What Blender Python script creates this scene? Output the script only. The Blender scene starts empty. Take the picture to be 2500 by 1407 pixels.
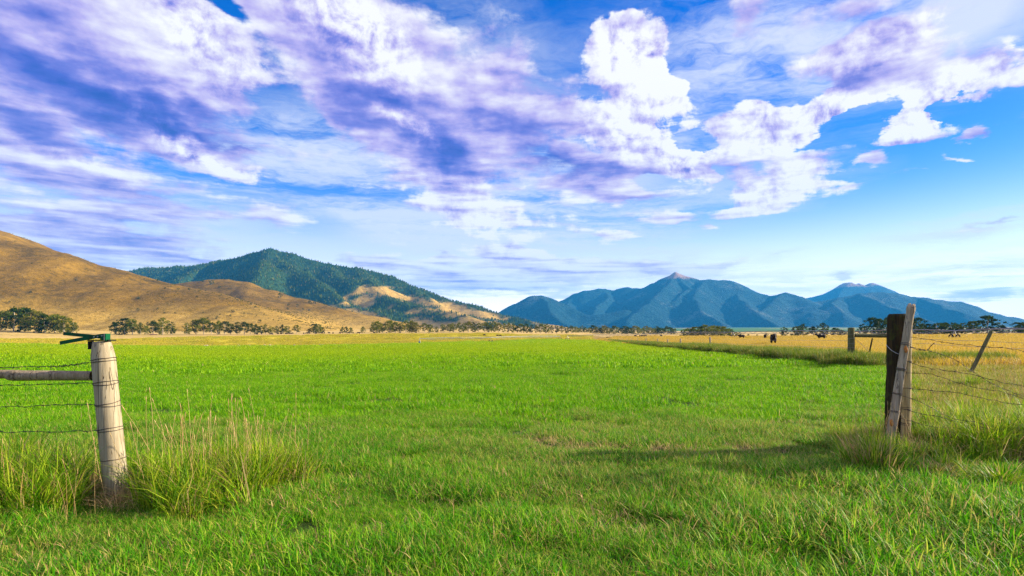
import bpy, bmesh, math, random
import numpy as np
from mathutils import Vector, Matrix

R = math.radians
scene = bpy.context.scene
COL = scene.collection
random.seed(7)
rng = np.random.default_rng(7)

# ------------------------------------------------------------------ camera
CAM_H = 1.6
FPX, CX, HOR = 1389.0, 1250.0, 812.0      # survey constants of the photograph: focal length, axis, horizon (pixels)
cam_d = bpy.data.cameras.new('camera'); cam = bpy.data.objects.new('camera', cam_d); COL.objects.link(cam)
cam.location = (0, 0, CAM_H); cam.rotation_euler = (R(90), 0, 0)
cam_d.sensor_width = 36.0; cam_d.lens = 36.0 * FPX / 2500.0
cam_d.shift_y = (HOR - 703.5) / 2500.0
cam_d.clip_start = 0.05; cam_d.clip_end = 40000
scene.camera = cam

# ------------------------------------------------------------------ light
SUN_AZ, SUN_EL = 80.0, 21.0               # degrees to the right of the view, above the horizon
sun_d = bpy.data.lights.new('sun', 'SUN'); sun = bpy.data.objects.new('sun', sun_d); COL.objects.link(sun)
sun_d.energy = 5.0; sun_d.angle = R(0.5); sun_d.color = (1.0, 0.86, 0.66)
sdir = Vector((math.sin(R(SUN_AZ)) * math.cos(R(SUN_EL)), math.cos(R(SUN_AZ)) * math.cos(R(SUN_EL)), math.sin(R(SUN_EL))))
sun.rotation_euler = sdir.to_track_quat('Z', 'Y').to_euler()

vs = scene.view_settings
scene.display_settings.display_device = 'sRGB'
vs.view_transform = 'Standard'; vs.look = 'None'; vs.gamma = 1.0; vs.use_curve_mapping = False
vs.exposure = 1.40
cy = scene.cycles
cy.use_denoising = True; cy.denoising_prefilter = 'NONE'
cy.max_bounces = 6; cy.diffuse_bounces = 3; cy.glossy_bounces = 2; cy.transmission_bounces = 4; cy.volume_bounces = 0
cy.transparent_max_bounces = 4
cy.use_adaptive_sampling = False

# ------------------------------------------------------------------ node helpers
class NT:
    def __init__(s, tree): s.t = tree; s.n = tree.nodes; s.l = tree.links
    def node(s, typ, **kw):
        n = s.n.new(typ)
        for k, v in kw.items(): setattr(n, k, v)
        return n
    def put(s, sock, v):
        if isinstance(v, bpy.types.NodeSocket): s.l.new(v, sock)
        elif v is not None:
            if hasattr(sock.default_value, '__len__') and not hasattr(v, '__len__'):
                v = [v] * len(sock.default_value)
            if hasattr(v, '__len__') and len(sock.default_value) == 4 and len(v) == 3: v = (*v, 1)
            sock.default_value = v
    def math(s, op, a, b=None, c=None, clamp=False):
        n = s.node('ShaderNodeMath', operation=op); n.use_clamp = clamp
        for i, v in enumerate((a, b, c)):
            if v is not None: s.put(n.inputs[i], v)
        return n.outputs[0]
    def vmath(s, op, a, b=None, scale=None):
        n = s.node('ShaderNodeVectorMath', operation=op)
        s.put(n.inputs[0], a)
        if b is not None: s.put(n.inputs[1], b)
        if scale is not None: s.put(n.inputs['Scale'], scale)
        return n.outputs['Value'] if op in ('LENGTH', 'DOT_PRODUCT') else n.outputs[0]
    def noise(s, vec, scale, detail=4, rough=0.55, dist=0.0, dims='3D', color=False):
        n = s.node('ShaderNodeTexNoise', noise_dimensions=dims)
        s.put(n.inputs['Vector'], vec); s.put(n.inputs['Scale'], scale); s.put(n.inputs['Detail'], detail)
        s.put(n.inputs['Roughness'], rough); s.put(n.inputs['Distortion'], dist)
        return n.outputs['Color' if color else 0]
    def ramp(s, fac, stops, interp='LINEAR'):
        n = s.node('ShaderNodeValToRGB'); n.color_ramp.interpolation = interp
        e = n.color_ramp.elements
        while len(e) < len(stops): e.new(0.5)
        for el, (p, c) in zip(e, stops):
            el.position = p; el.color = (*c, 1) if hasattr(c, '__len__') else (c, c, c, 1)
        s.put(n.inputs[0], fac)
        return n.outputs[0]
    def mix(s, fac, a, b, blend='MIX'):
        n = s.node('ShaderNodeMix', data_type='RGBA', blend_type=blend)
        s.put(n.inputs[0], fac); s.put(n.inputs[6], a); s.put(n.inputs[7], b)
        return n.outputs[2]
    def smooth(s, v, lo, hi):
        n = s.node('ShaderNodeMapRange', interpolation_type='SMOOTHSTEP')
        s.put(n.inputs[0], v); s.put(n.inputs[1], lo); s.put(n.inputs[2], hi)
        return n.outputs[0]
    def sep(s, v):
        n = s.node('ShaderNodeSeparateXYZ'); s.put(n.inputs[0], v); return n.outputs
    def comb(s, x, y, z):
        n = s.node('ShaderNodeCombineXYZ')
        for i, v in enumerate((x, y, z)): s.put(n.inputs[i], v)
        return n.outputs[0]
    def mapping(s, v, scale=(1, 1, 1), rot=(0, 0, 0), loc=(0, 0, 0), typ='POINT'):
        n = s.node('ShaderNodeMapping', vector_type=typ)
        s.put(n.inputs['Vector'], v); s.put(n.inputs['Location'], loc); s.put(n.inputs['Rotation'], rot); s.put(n.inputs['Scale'], scale)
        return n.outputs[0]

# ------------------------------------------------------------------ sky: Nishita blue + a broken cloud deck
def azel(px, py):
    a = math.atan((px - CX) / FPX)
    return a, math.atan((HOR - py) / FPX * math.cos(a))

#   (px, py, half-length, half-height, tilt down-right in degrees, strength)
CLOUDS = [
 (230,195,560,190,14,1.0),(120,50,420,130,6,.75),(470,90,300,100,28,.75),(880,175,520,170,27,1.0),(840,50,290,120,32,.75),
 (1230,240,270,190,40,.7),(480,350,300,52,18,.85),(230,440,430,82,7,.8),(50,320,190,70,14,.9),(180,560,560,95,4,.72),
 (930,330,270,80,28,.65),(1060,360,120,60,30,.4),
 (1520,70,70,50,20,.8),(1490,120,90,70,10,.85),(1580,95,95,70,35,.85),(1540,190,130,75,25,.9),(1620,235,110,70,38,.85),
 (1460,300,150,60,10,.7),(1540,345,130,80,28,.95),(1450,390,150,40,8,.6),(1620,395,90,50,20,.75),(1680,400,80,60,35,.8),(1715,438,42,36,20,.8),
 (1830,255,120,55,20,.85),(1900,295,130,55,14,.8),(1780,310,130,45,4,.55),(2010,265,110,50,8,.8),(1870,355,150,45,6,.7),(1750,380,110,40,-5,.5),(1980,390,110,35,-5,.5),
 (2010,140,150,50,-10,.45),(2150,170,220,65,-6,.6),(2080,215,190,60,-14,.7),(2270,215,190,60,-14,.8),(2420,195,120,36,-15,.85),(2170,100,300,60,-8,.45),
 (2200,300,95,50,10,.95),(2260,325,60,22,10,.6),(1900,440,170,38,-6,.75),(1840,495,150,26,-8,.75),(2070,435,80,24,-10,.6),(1800,420,90,30,0,.45),
 (2370,322,52,28,-10,.85),(2155,362,54,26,10,.85),(2350,372,42,13,-8,.6),
 (1620,525,90,26,2,.75),(1740,545,55,18,8,.8),(1500,580,60,14,0,.6),(1440,455,220,50,8,.6),(1520,465,80,22,4,.5),
 (930,638,150,32,5,.95),(1090,635,70,22,0,.8),(1240,618,130,28,8,.95),(1300,655,190,36,6,.9),(1520,655,360,28,3,.75),(1750,640,120,16,-4,.6),(2390,720,200,22,0,.6),(1150,690,420,48,2,.7),(400,645,380,40,3,.75),(150,600,420,60,3,.6),(640,520,180,40,6,.5),
 (1810,20,90,55,-10,.6),(2060,20,220,40,0,.4),(1100,470,260,70,14,.4),(1240,540,300,60,8,.45),(640,30,170,60,18,.4),
 (1020,60,140,90,30,.35),(2470,450,60,20,-10,.5),(1900,620,60,12,-14,.5),(2050,665,22,10,0,.7),(2400,550,160,16,-3,.5)]
HOLES = [(1700,80,110,90,20,.9),(1760,205,180,66,10,1.1),(2090,295,120,46,5,1.1),(1700,340,70,34,20,.6),(1960,350,90,26,0,.5),(1390,60,110,110,30,.7),(2450,420,330,100,-8,1.0),(545,30,70,30,20,.7),
 (1960,560,460,70,0,.8),(700,250,110,60,30,.55),(760,440,160,40,15,.3),(560,500,220,22,3,.6),(1800,130,120,60,0,.6),(2200,470,260,50,-12,.6),(1580,440,60,30,0,.3),
 (2300,250,120,30,-15,.5),(1660,610,300,30,0,.4),(820,600,160,30,4,.5)]
DARKS = [(120,215,500,110,14,.62),(200,262,330,50,13,.5),(440,290,320,60,9,1.15),(60,320,190,66,14,1.0),(980,275,440,75,25,.72),(1260,300,220,80,10,.5),(880,320,170,60,25,.6),
 (1480,405,260,48,8,.75),(1330,390,130,60,10,.6),(250,462,430,58,6,.65),(220,575,560,95,3,.55),(2110,185,200,36,0,.30),(1080,405,130,60,20,.9),(1200,445,90,24,5,.7),
 (560,590,300,70,4,.35),(650,230,260,90,25,.5),(120,90,330,110,10,.35),(1000,715,420,60,0,.3),(1880,290,160,40,5,.2)]
LIGHTS = [(850,60,260,110,32,1.0),(480,90,250,80,30,.8),(1000,330,130,40,30,.8),(480,350,300,40,18,.9),(180,395,190,30,12,.55),(1530,110,160,130,20,.8),
 (1590,210,180,90,38,.8),(1520,310,170,80,25,.9),(1670,390,120,90,30,.9),(1850,265,240,80,16,.8),(1840,350,240,50,4,.6),(2000,265,120,60,8,.8),(2220,300,120,60,10,.9),(2330,225,260,60,-17,.8),(2150,250,220,40,-8,.5),(1900,450,260,60,-8,.8),(1180,540,420,110,8,.5),(2100,130,300,60,-8,.5)]
THIN = [(1130,470,620,190,10,1.2),(1250,540,560,110,6,1.1),(1350,430,420,170,0,.7),(2050,100,700,230,-10,1.1),(2350,50,520,190,-8,.6),(1750,40,420,160,0,.7),(1180,110,300,200,40,.8),(2400,555,400,46,-3,1.4),
 (2120,640,140,14,-14,.8),(2400,650,320,60,0,1.0),(1250,640,700,80,2,1.1),(1900,690,500,50,0,.8),(1600,300,420,260,20,.5),(300,340,600,190,14,1.0),(850,420,460,160,18,.95),(300,520,620,120,6,.9),(1910,620,80,18,-14,.7),(2050,665,40,14,0,.6),
 (600,700,700,60,2,.5),(1850,460,360,80,-8,.7),(1700,640,460,40,0,.35)]

world = bpy.data.worlds.new('World'); scene.world = world; world.use_nodes = True
w = NT(world.node_tree); w.n.clear()
try: world.cycles.sampling_method = 'MANUAL'; world.cycles.sample_map_resolution = 512
except Exception: pass
sky = w.node('ShaderNodeTexSky', sky_type='NISHITA'); sky.sun_disc = False
sky.sun_elevation = R(SUN_EL); sky.sun_rotation = R(SUN_AZ)
sky.altitude = 1500; sky.air_density = 1.0; sky.dust_density = 0.6; sky.ozone_density = 2.5
tc = w.node('ShaderNodeTexCoord'); D = tc.outputs['Generated']
dx, dy, dz = w.sep(D)
az = w.math('ARCTAN2', dx, dy); el = w.math('ARCSINE', dz)
P0 = w.comb(az, el, 0)
zz = w.math('ADD', w.math('MAXIMUM', dz, 0.0), 0.16)
Q = w.comb(w.math('DIVIDE', dx, zz), w.math('DIVIDE', dy, zz), 0)       # position on the cloud deck
# the deck drifts in bands
warp = w.vmath('SUBTRACT', w.noise(Q, 1.1, 5, .6, color=True), (.5, .5, .5))
warp2 = w.vmath('SUBTRACT', w.noise(Q, 5.0, 5, .62, color=True), (.5, .5, .5))
hfac = w.smooth(el, 0.0, 0.35)
wscale = w.math('MULTIPLY_ADD', hfac, .8, .2)
off = w.vmath('ADD', w.vmath('SCALE', warp, scale=w.math('MULTIPLY', wscale, .16)), w.vmath('SCALE', warp2, scale=w.math('MULTIPLY', wscale, .085)))
offx, offy, offz = w.sep(off)
P = w.vmath('ADD', P0, w.comb(offx, w.math('MULTIPLY', offy, .75), 0))
def field(blobs, vec, acc=0.0):
    for (px, py, rx, ry, rot, amp) in blobs:
        a, e = azel(px, py); ca = math.cos(a)
        sx = rx / FPX * ca * ca; sy = ry / FPX * ca
        m = w.mapping(vec, (sx, sy, 1), (0, 0, -R(rot)), (a, e, 0), 'TEXTURE')
        g = w.node('ShaderNodeTexGradient', gradient_type='SPHERICAL'); w.l.new(m, g.inputs[0])
        acc = w.math('MULTIPLY_ADD', g.outputs['Fac'], amp, acc)
    return acc
cov = field(CLOUDS, P); hol = field(HOLES, P); drk = field(DARKS, P); lit = field(LIGHTS, P)
thn = field(THIN, P)
# billows on the deck, and the same billows seen a step toward the sun: their difference is the sunlit edge
hh = w.math('DIVIDE', 1.0, w.math('MAXIMUM', w.math('COSINE', el), .02))
qr = w.math('DIVIDE', w.math('COSINE', el), zz)
F = w.comb(w.math('MULTIPLY', w.math('MULTIPLY', dx, hh), 1.25), w.math('MULTIPLY', w.math('MULTIPLY', dy, hh), 1.25), qr)   # bands lie along rings about the zenith
fine = w.noise(F, 6.4, 9, .60, .15)
fine_l = w.noise(F, 6.4, 4, .5, .15)
fine_s = w.noise(w.vmath('ADD', F, (.040, .0, -.042)), 6.4, 4, .5, .15)
# heaped towers: round billows in the direction of sight
puff = w.noise(D, 25.0, 9, .62, .25)
puff_s = w.noise(w.vmath('ADD', D, (.011, .0, .010)), 25.0, 9, .62, .25)
# streaks for the thin high cloud
streak = w.noise(w.vmath('ADD', w.vmath('MULTIPLY', F, (.75, .75, 1.5)), w.vmath('SCALE', warp, scale=.8)), 2.6, 10, .66, .15)
# heaped clouds have crisp rims, spread-out ones fray
crisp = w.math('MINIMUM', w.math('MULTIPLY', lit, 1.1), 1.0)
# outside the framed part of the sky the same kind of broken cloud goes on
inview = w.math('MULTIPLY', w.smooth(w.math('ABSOLUTE', az), .95, .72), w.smooth(el, .78, .55))
outside = w.math('MULTIPLY', w.math('SUBTRACT', 1, inview), w.math('MULTIPLY', w.noise(Q, .9, 3, .5), .75))
dens = w.math('ADD', w.math('SUBTRACT', w.math('MINIMUM', w.math('ADD', cov, outside), .70), w.math('MULTIPLY', hol, .75)), w.math('ADD', w.math('MULTIPLY', w.math('SUBTRACT', fine, .5), w.math('MULTIPLY_ADD', crisp, .50, 1.35)), w.math('MULTIPLY', w.math('SUBTRACT', puff, .5), w.math('MULTIPLY_ADD', crisp, 1.1, .60))))
alpha = w.math('MULTIPLY', w.smooth(dens, .07, w.math('MULTIPLY_ADD', crisp, -.30, .46)), .97)
thin = w.math('MULTIPLY', w.math('MINIMUM', w.math('ADD', thn, w.math('MULTIPLY', outside, .6)), 1.0), w.smooth(streak, .33, .62))
# brightness of the cloud body
edge = w.math('ADD', w.math('MULTIPLY', w.math('SUBTRACT', fine_l, fine_s), 1.25), w.math('MULTIPLY', w.math('SUBTRACT', puff, puff_s), w.math('MULTIPLY_ADD', crisp, 1.9, .3)))
med = w.noise(F, 10.5, 8, .60, .25)
body = w.math('ADD', w.math('ADD', .67, w.math('MULTIPLY', lit, .34)), edge)
body = w.math('SUBTRACT', body, w.math('MULTIPLY', drk, w.math('MULTIPLY_ADD', dens, .30, .30)))
body = w.math('ADD', body, w.math('MULTIPLY', w.math('SUBTRACT', 1, hfac), .22))
body = w.math('ADD', body, w.math('MULTIPLY', w.math('SUBTRACT', med, .5), .42))
ccol = w.ramp(body, [(0.0, (.040, .085, .50)), (.18, (.095, .125, .64)), (.38, (.25, .24, .77)), (.58, (.58, .49, .92)), (.78, (.90, .85, 1.0)), (.95, (1.12, 1.10, 1.12))])
hs = w.node('ShaderNodeHueSaturation'); w.put(hs.inputs['Hue'], .524); w.put(hs.inputs['Saturation'], 1.46); w.put(hs.inputs['Value'], 1.0); w.l.new(sky.outputs[0], hs.inputs['Color'])
SKYK, CLOUDK = 0.094, 4.0
skyc = hs.outputs[0]
ccol = w.vmath('SCALE', ccol, scale=CLOUDK)
thinc = tuple(CLOUDK * v for v in (.93, .95, 1.08))
# pale air low over the horizon, all the way round
veil = w.math('POWER', w.smooth(el, .29, -.03), 1.6)
out = w.mix(veil, skyc, tuple(CLOUDK * v for v in (2.55, 2.08, 2.12)))
out = w.mix(w.math('MULTIPLY', thin, .84), out, thinc)
out = w.mix(alpha, out, ccol)
bg = w.node('ShaderNodeBackground'); w.l.new(out, bg.inputs[0]); bg.inputs[1].default_value = SKYK
wo = w.node('ShaderNodeOutputWorld'); w.l.new(bg.outputs[0], wo.inputs[0])

# ------------------------------------------------------------------ object helpers
def tag(o, label=None, cat=None, group=None, kind=None):
    if label: o['label'] = label
    if cat: o['category'] = cat
    if group: o['group'] = group
    if kind: o['kind'] = kind
    return o
def empty(name, loc, rz=0.0):
    o = bpy.data.objects.new(name, None); COL.objects.link(o); o.location = loc; o.rotation_euler.z = rz
    o.empty_display_size = .3
    return o
def obj(name, me, mat=None, parent=None, loc=None, rz=None):
    o = bpy.data.objects.new(name, me); COL.objects.link(o)
    if mat is not None and len(me.materials) == 0: me.materials.append(mat)
    if parent is not None: o.parent = parent
    if loc is not None: o.location = loc
    if rz is not None: o.rotation_euler.z = rz
    return o
def mesh(name, v, f, smooth=False):
    me = bpy.data.meshes.new(name); me.from_pydata([tuple(p) for p in v], [], f); me.update()
    if smooth: me.polygons.foreach_set('use_smooth', [True] * len(me.polygons))
    return me
def fast_mesh(name, v, loops, sizes, smooth=False, col=None):
    me = bpy.data.meshes.new(name)
    v = np.asarray(v, np.float32); loops = np.asarray(loops, np.int32); sizes = np.asarray(sizes, np.int32)
    me.vertices.add(len(v)); me.vertices.foreach_set('co', v.ravel())
    me.loops.add(len(loops)); me.loops.foreach_set('vertex_index', loops)
    me.polygons.add(len(sizes)); st = np.concatenate([[0], np.cumsum(sizes)[:-1]]).astype(np.int32)
    me.polygons.foreach_set('loop_start', st)
    if smooth: me.polygons.foreach_set('use_smooth', np.ones(len(sizes), bool))
    me.update(calc_edges=True)
    if col is not None:
        at = me.color_attributes.new('Col', 'FLOAT_COLOR', 'POINT')
        c = np.ones((len(v), 4), np.float32); c[:, :3] = col; at.data.foreach_set('color', c.ravel())
    return me
def grid_mesh(name, X, Y, Z, keep=None, smooth=True):
    n, m = X.shape
    idx = np.arange(n * m).reshape(n, m)
    q = np.stack([idx[:-1, :-1], idx[1:, :-1], idx[1:, 1:], idx[:-1, 1:]], -1).reshape(-1, 4)
    if keep is not None:
        k = (keep[:-1, :-1] | keep[1:, :-1] | keep[1:, 1:] | keep[:-1, 1:]).ravel(); q = q[k]
    v = np.stack([X, Y, Z], -1).reshape(-1, 3)
    used = np.unique(q); re = np.full(n * m, -1); re[used] = np.arange(len(used))
    return fast_mesh(name, v[used], re[q].ravel(), np.full(len(q), 4), smooth)

# value noise in numpy
def _h(i, j, s):
    n = (i.astype(np.int64) * 374761393 + j.astype(np.int64) * 668265263 + s * 974711) & 0xffffffff
    n = ((n ^ (n >> 13)) * 1274126177) & 0xffffffff
    return ((n ^ (n >> 16)) & 0xffff) / 65535.0
def vnoise(x, y, s=0):
    i, j = np.floor(x), np.floor(y); u, v = x - i, y - j
    u = u * u * u * (u * (u * 6 - 15) + 10); v = v * v * v * (v * (v * 6 - 15) + 10)
    a, b, c, d = _h(i, j, s), _h(i + 1, j, s), _h(i, j + 1, s), _h(i + 1, j + 1, s)
    return a + (b - a) * u + (c - a) * v + (a - b - c + d) * u * v
def fbm(x, y, o=4, s=0, g=.5):
    t = 0; a = 1; n = 0
    for k in range(o):
        t = t + a * vnoise(x * 2 ** k + 17.3 * k, y * 2 ** k - 9.1 * k, s + k); n += a; a *= g
    return t / n
def ridged(x, y, o=4, s=0):
    t = 0; a = 1; n = 0
    for k in range(o):
        t = t + a * (1 - np.abs(2 * vnoise(x * 2 ** k + 5.7 * k, y * 2 ** k + 3.3 * k, s + k) - 1)); n += a; a *= .5
    return t / n

# ------------------------------------------------------------------ lie of the land
def tpx(px): return (px - CX) / FPX
def zpy(py, Y): return CAM_H - (py - HOR) / FPX * Y
S_T = np.array([-.90, -.70, -.54, -.40, -.18, -.036, .108, .35, .70, .95])
S_V = np.array([.0150, .0181, .0195, .0181, .0145, .0118, .0100, .0076, .0028, .0018])
LAND = {0: [(300,840),(332,831),(420,807),(600,798),(3000,799),(9000,800)], 280: [(300,844.5),(345,829),(430,818),(560,812),(3000,803),(9000,800)],
 500: [(300,846.5),(350,823.5),(440,818.5),(600,811),(3000,803),(9000,800)], 700: [(300,844.5),(360,820.5),(450,816),(640,809),(3000,803),(9000,800)],
 1000: [(300,839.5),(370,815.5),(480,813.5),(800,805),(3000,802),(9000,800)], 1200: [(330,835),(400,813.5),(540,811.5),(1000,804),(3000,802),(9000,800)],
 1400: [(400,831.5),(450,818),(600,813),(1300,806),(3000,803),(9000,800)], 1450: [(400,831),(450,822),(650,814),(1300,808),(3000,803),(9000,800)],
 1511: [(156,836),(300,823.5),(700,815),(1300,810),(3000,803),(9000,800)], 1606: [(88,846),(300,822.5),(700,816),(1300,812),(3000,804),(9000,800)],
 1733: [(55,856),(300,822),(360,824),(1500,812),(3000,804),(5000,800),(9000,799)], 1900: [(37,874),(300,822),(360,824),(1500,811),(3000,803),(5000,799.5),(9000,798)],
 2078: [(26,890),(300,821),(360,823),(1500,811),(3000,803),(5000,799.5),(9000,798)], 2250: [(12,1000),(26,890),(300,819),(360,821),(1500,810),(5000,799),(9000,798)],
 2500: [(9,1058),(26,890),(300,816.5),(360,817),(1500,809),(5000,800),(9000,798)]}
YS = np.concatenate([[0, 1, 2, 3, 4, 6, 8], np.geomspace(10, 12000, 150)])
_ps = sorted(LAND)
_tab = []
for p in _ps:
    t = tpx(p); s = np.interp(t, S_T, S_V); pr = LAND[p]
    ys = [0] + [a for a, b in pr]; zs = [0] + [zpy(b, a) for a, b in pr]
    z = np.interp(YS, ys, zs)
    Y1 = pr[0][0]
    z = np.where(YS <= Y1, -s * YS + (YS / Y1) ** 6 * (zpy(pr[0][1], Y1) + s * Y1), z)
    _tab.append(z)
_tab = np.array(_tab); _tp = np.array([tpx(p) for p in _ps])
AZC = R(43.0)
def H(x, y):
    x = np.asarray(x, float); y = np.asarray(y, float)
    r = np.hypot(x, y); a = np.arctan2(x, y); ac = np.clip(a, -AZC, AZC)
    Y = r * np.cos(ac); t = np.clip(np.tan(ac), _tp[0], _tp[-1])
    k = np.clip(np.searchsorted(_tp, t) - 1, 0, len(_tp) - 2)
    u = (t - _tp[k]) / (_tp[k + 1] - _tp[k])
    j = np.clip(np.searchsorted(YS, Y) - 1, 0, len(YS) - 2)
    v = np.clip((Y - YS[j]) / (YS[j + 1] - YS[j]), 0, 1)
    z0 = _tab[k, j] * (1 - v) + _tab[k, j + 1] * v; z1 = _tab[k + 1, j] * (1 - v) + _tab[k + 1, j + 1] * v
    z = z0 * (1 - u) + z1 * u
    b = np.clip((np.abs(a) - R(70)) / R(80), 0, 1); b = b * b * (3 - 2 * b)
    z = z * (1 - b)
    near = .10 * (fbm(x * .35, y * .35, 3, 5) - .5) * np.clip(r / 3, 0, 1) + .5 * (fbm(x * .02, y * .02, 3, 8) - .5) * np.clip((r - 40) / 200, 0, 1)
    return z + near
def Hs(x, y): return float(H(np.array([x]), np.array([y]))[0])
def at(px, Y, py=None):
    x = tpx(px) * Y
    return Vector((x, Y, Hs(x, Y) if py is None else zpy(py, Y)))
# edge of the green field, as a distance along each bearing
E_T = np.array([tpx(p) for p in (-400, 0, 280, 500, 700, 1000, 1200, 1400, 1446)])
E_Y = np.array([300, 300, 300, 300, 300, 300, 330, 400, 410.])
FX0, FY0, FX1, FY1 = 5.75, 8.3, 16.5, 27.5              # field fence: gate post -> brace post -> far corner
def fence_r(a):
    t = np.tan(np.clip(a, -1.2, 1.2)); out = np.full_like(a, 1e9)
    den = t - .10; Y = np.where(den > .003, (FX1 - .10 * FY1) / np.maximum(den, .003), 1e9)
    m = Y >= FY1; out = np.where((t > .1) & m, Y, out)
    k = (FX1 - FX0) / (FY1 - FY0); c = FX0 - k * FY0
    Y2 = np.where(t > k, c / np.minimum(k - t, -1e-4) * -1, 1e9); Y2 = c / np.where(np.abs(t - k) < 1e-4, 1e-4, t - k)
    out = np.where((out > 1e8) & (t > .3), 25.5, out)
    Y3 = 8.3 + .2 * np.sin(t)
    out = np.where(t > .70, Y3, out)
    return out
def field_r(a):
    ac = np.clip(a, -AZC, R(62))
    t = np.tan(ac)
    far = np.interp(t, E_T, E_Y)
    Y = np.where(t < tpx(1443), far, np.minimum(fence_r(ac), far))
    r = Y / np.cos(ac)
    wob = 1 + .012 * (fbm(a * 60, a * 0, 3, 3) - .5) * np.clip(r / 100, 0, 1)
    return r * wob
def bank_r(a):
    ac = np.clip(a, -AZC, AZC); t = np.tan(ac)
    Y = np.interp(t, [tpx(p) for p in (0, 280, 500, 700, 1000, 1200, 1400, 1446)], [345, 350, 365, 375, 385, 410, 455, 470])
    return Y / np.cos(ac)
azs = np.concatenate([np.arange(-180, -50, 4.0), np.arange(-50, 64, .2), np.arange(64, 180.1, 4.0)]) * math.pi / 180
def polar(name, r0, r1, n, a=azs, geo=True):
    u = np.linspace(0, 1, n)[:, None]
    rr = r0[None, :] * (r1 / r0)[None, :] ** u if geo else r0 + (r1 - r0) * u
    X = rr * np.sin(a)[None, :]; Y = rr * np.cos(a)[None, :]
    return grid_mesh(name, X, Y, H(X, Y))

# ------------------------------------------------------------------ ground materials
def new_mat(name):
    m = bpy.data.materials.new(name); m.use_nodes = True; t = NT(m.node_tree); t.n.clear(); return m, t
def out_principled(t, color, rough=.9, bump=None, bstr=.5, bdist=.1, spec=.12):
    b = t.node('ShaderNodeBsdfPrincipled'); t.put(b.inputs['Base Color'], color); t.put(b.inputs['Roughness'], rough)
    t.put(b.inputs['Specular IOR Level'], spec)
    if bump is not None:
        n = t.node('ShaderNodeBump'); t.put(n.inputs['Height'], bump); n.inputs['Strength'].default_value = bstr; n.inputs['Distance'].default_value = bdist
        t.l.new(n.outputs[0], b.inputs['Normal'])
    o = t.node('ShaderNodeOutputMaterial'); t.l.new(b.outputs[0], o.inputs[0]); return b
def pos(t): return t.node('ShaderNodeNewGeometry').outputs['Position']

def m_field():
    m, t = new_mat('field_turf'); p = pos(t)
    a = t.noise(p, .06, 4); b = t.noise(p, 1.6, 5, .6); c = t.noise(p, .7, 4)
    col = t.ramp(b, [(.25, (.025, .045, .006)), (.55, (.05, .09, .010)), (.8, (.10, .13, .02))])
    col = t.mix(t.smooth(t.sep(p)[1], 14, 60), col, (.17, .33, .006))
    out_principled(t, col, .95, t.noise(p, 9, 5, .7), 1, .06); return m
def m_pasture():
    m, t = new_mat('pasture_turf'); p = pos(t)
    b = t.noise(p, .9, 6, .65); a = t.noise(p, .05, 4)
    col = t.ramp(b, [(.25, (.10, .11, .02)), (.5, (.36, .24, .05)), (.75, (.55, .36, .08))])
    out_principled(t, col, .95, t.noise(p, 4, 5, .7), 1, .15); return m
def m_bank():
    m, t = new_mat('bank_grass'); p = pos(t); st = t.mapping(p, (.5, 2.0, 4))
    a = t.noise(st, .035, 5, .6); b = t.noise(p, .45, 6, .7)
    col = t.ramp(t.math('ADD', t.math('MULTIPLY', a, .6), t.math('MULTIPLY', b, .4)), [(.38, (.20, .24, .006)), (.47, (.42, .39, .012)), (.56, (.60, .46, .03)), (.68, (.72, .52, .10))])
    out_principled(t, col, .95, b, 1, .6); return m
def m_valley():
    m, t = new_mat('valley_grass'); p = pos(t)
    d = t.vmath('LENGTH', p)
    a = t.noise(t.mapping(p, (.5, 1.6, 1)), .010, 5, .6); b = t.noise(p, .25, 6, .7)
    col = t.ramp(t.math('ADD', t.math('MULTIPLY', a, .5), t.math('MULTIPLY', b, .5)), [(.35, (.30, .22, .05)), (.5, (.54, .38, .11)), (.65, (.68, .49, .18))])
    vo = t.node('ShaderNodeTexVoronoi', feature='F1'); t.put(vo.inputs['Vector'], t.mapping(p, (.0016, .0009, 0))); vo.inputs['Scale'].default_value = 1
    farm = t.ramp(t.sep(vo.outputs['Color'])[0], [(.0, (.06, .16, .03)), (.3, (.10, .22, .05)), (.34, (.48, .36, .20)), (.6, (.50, .38, .22)), (.64, (.05, .10, .04)), (1, (.30, .28, .12))], 'CONSTANT')
    col = t.mix(t.smooth(d, 1300, 1900), col, farm)
    out_principled(t, col, .95, b, 1, .5); return m
MF, MP, MB, MV = m_field(), m_pasture(), m_bank(), m_valley()
rf = field_r(azs)
ia = np.tan(np.clip(azs, -1.2, 1.2)) < tpx(1446); ic = ~ia
tag(obj('field', polar('field', np.full_like(azs, .25), rf, 170), MF), kind='structure', label='bright green hay field stretching from the open gateway to the far bank', cat='field')
left = np.where(ia & (azs < 1.3))[0]; right = np.where(azs >= azs[left[-1]])[0]
rp = np.interp(np.tan(np.clip(azs[right], -AZC, AZC)), [tpx(1446), tpx(1540)], [470, 330]) / np.cos(np.clip(azs[right], -AZC, AZC)); rp = np.maximum(rp, rf[right] * 1.02)
tag(obj('pasture', polar('pasture', rf[right], rp, 120, azs[right]), MP), kind='structure', label='golden cattle pasture beyond the wire fence', cat='pasture')
tag(obj('grass_bank', polar('grass_bank', rf[left], bank_r(azs[left]), 40, azs[left]), MB), kind='structure', label='yellow green grassy bank along the far side of the green field', cat='bank')
lr = np.concatenate([bank_r(azs[left]), rp[1:]]); la = np.concatenate([azs[left], azs[right][1:]])
tag(obj('valley_floor', polar('valley_floor', lr, np.full(len(la), 11500.0), 110, la), MV), kind='structure', label='dry tan valley floor running to the foot of the mountains', cat='valley floor')

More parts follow.
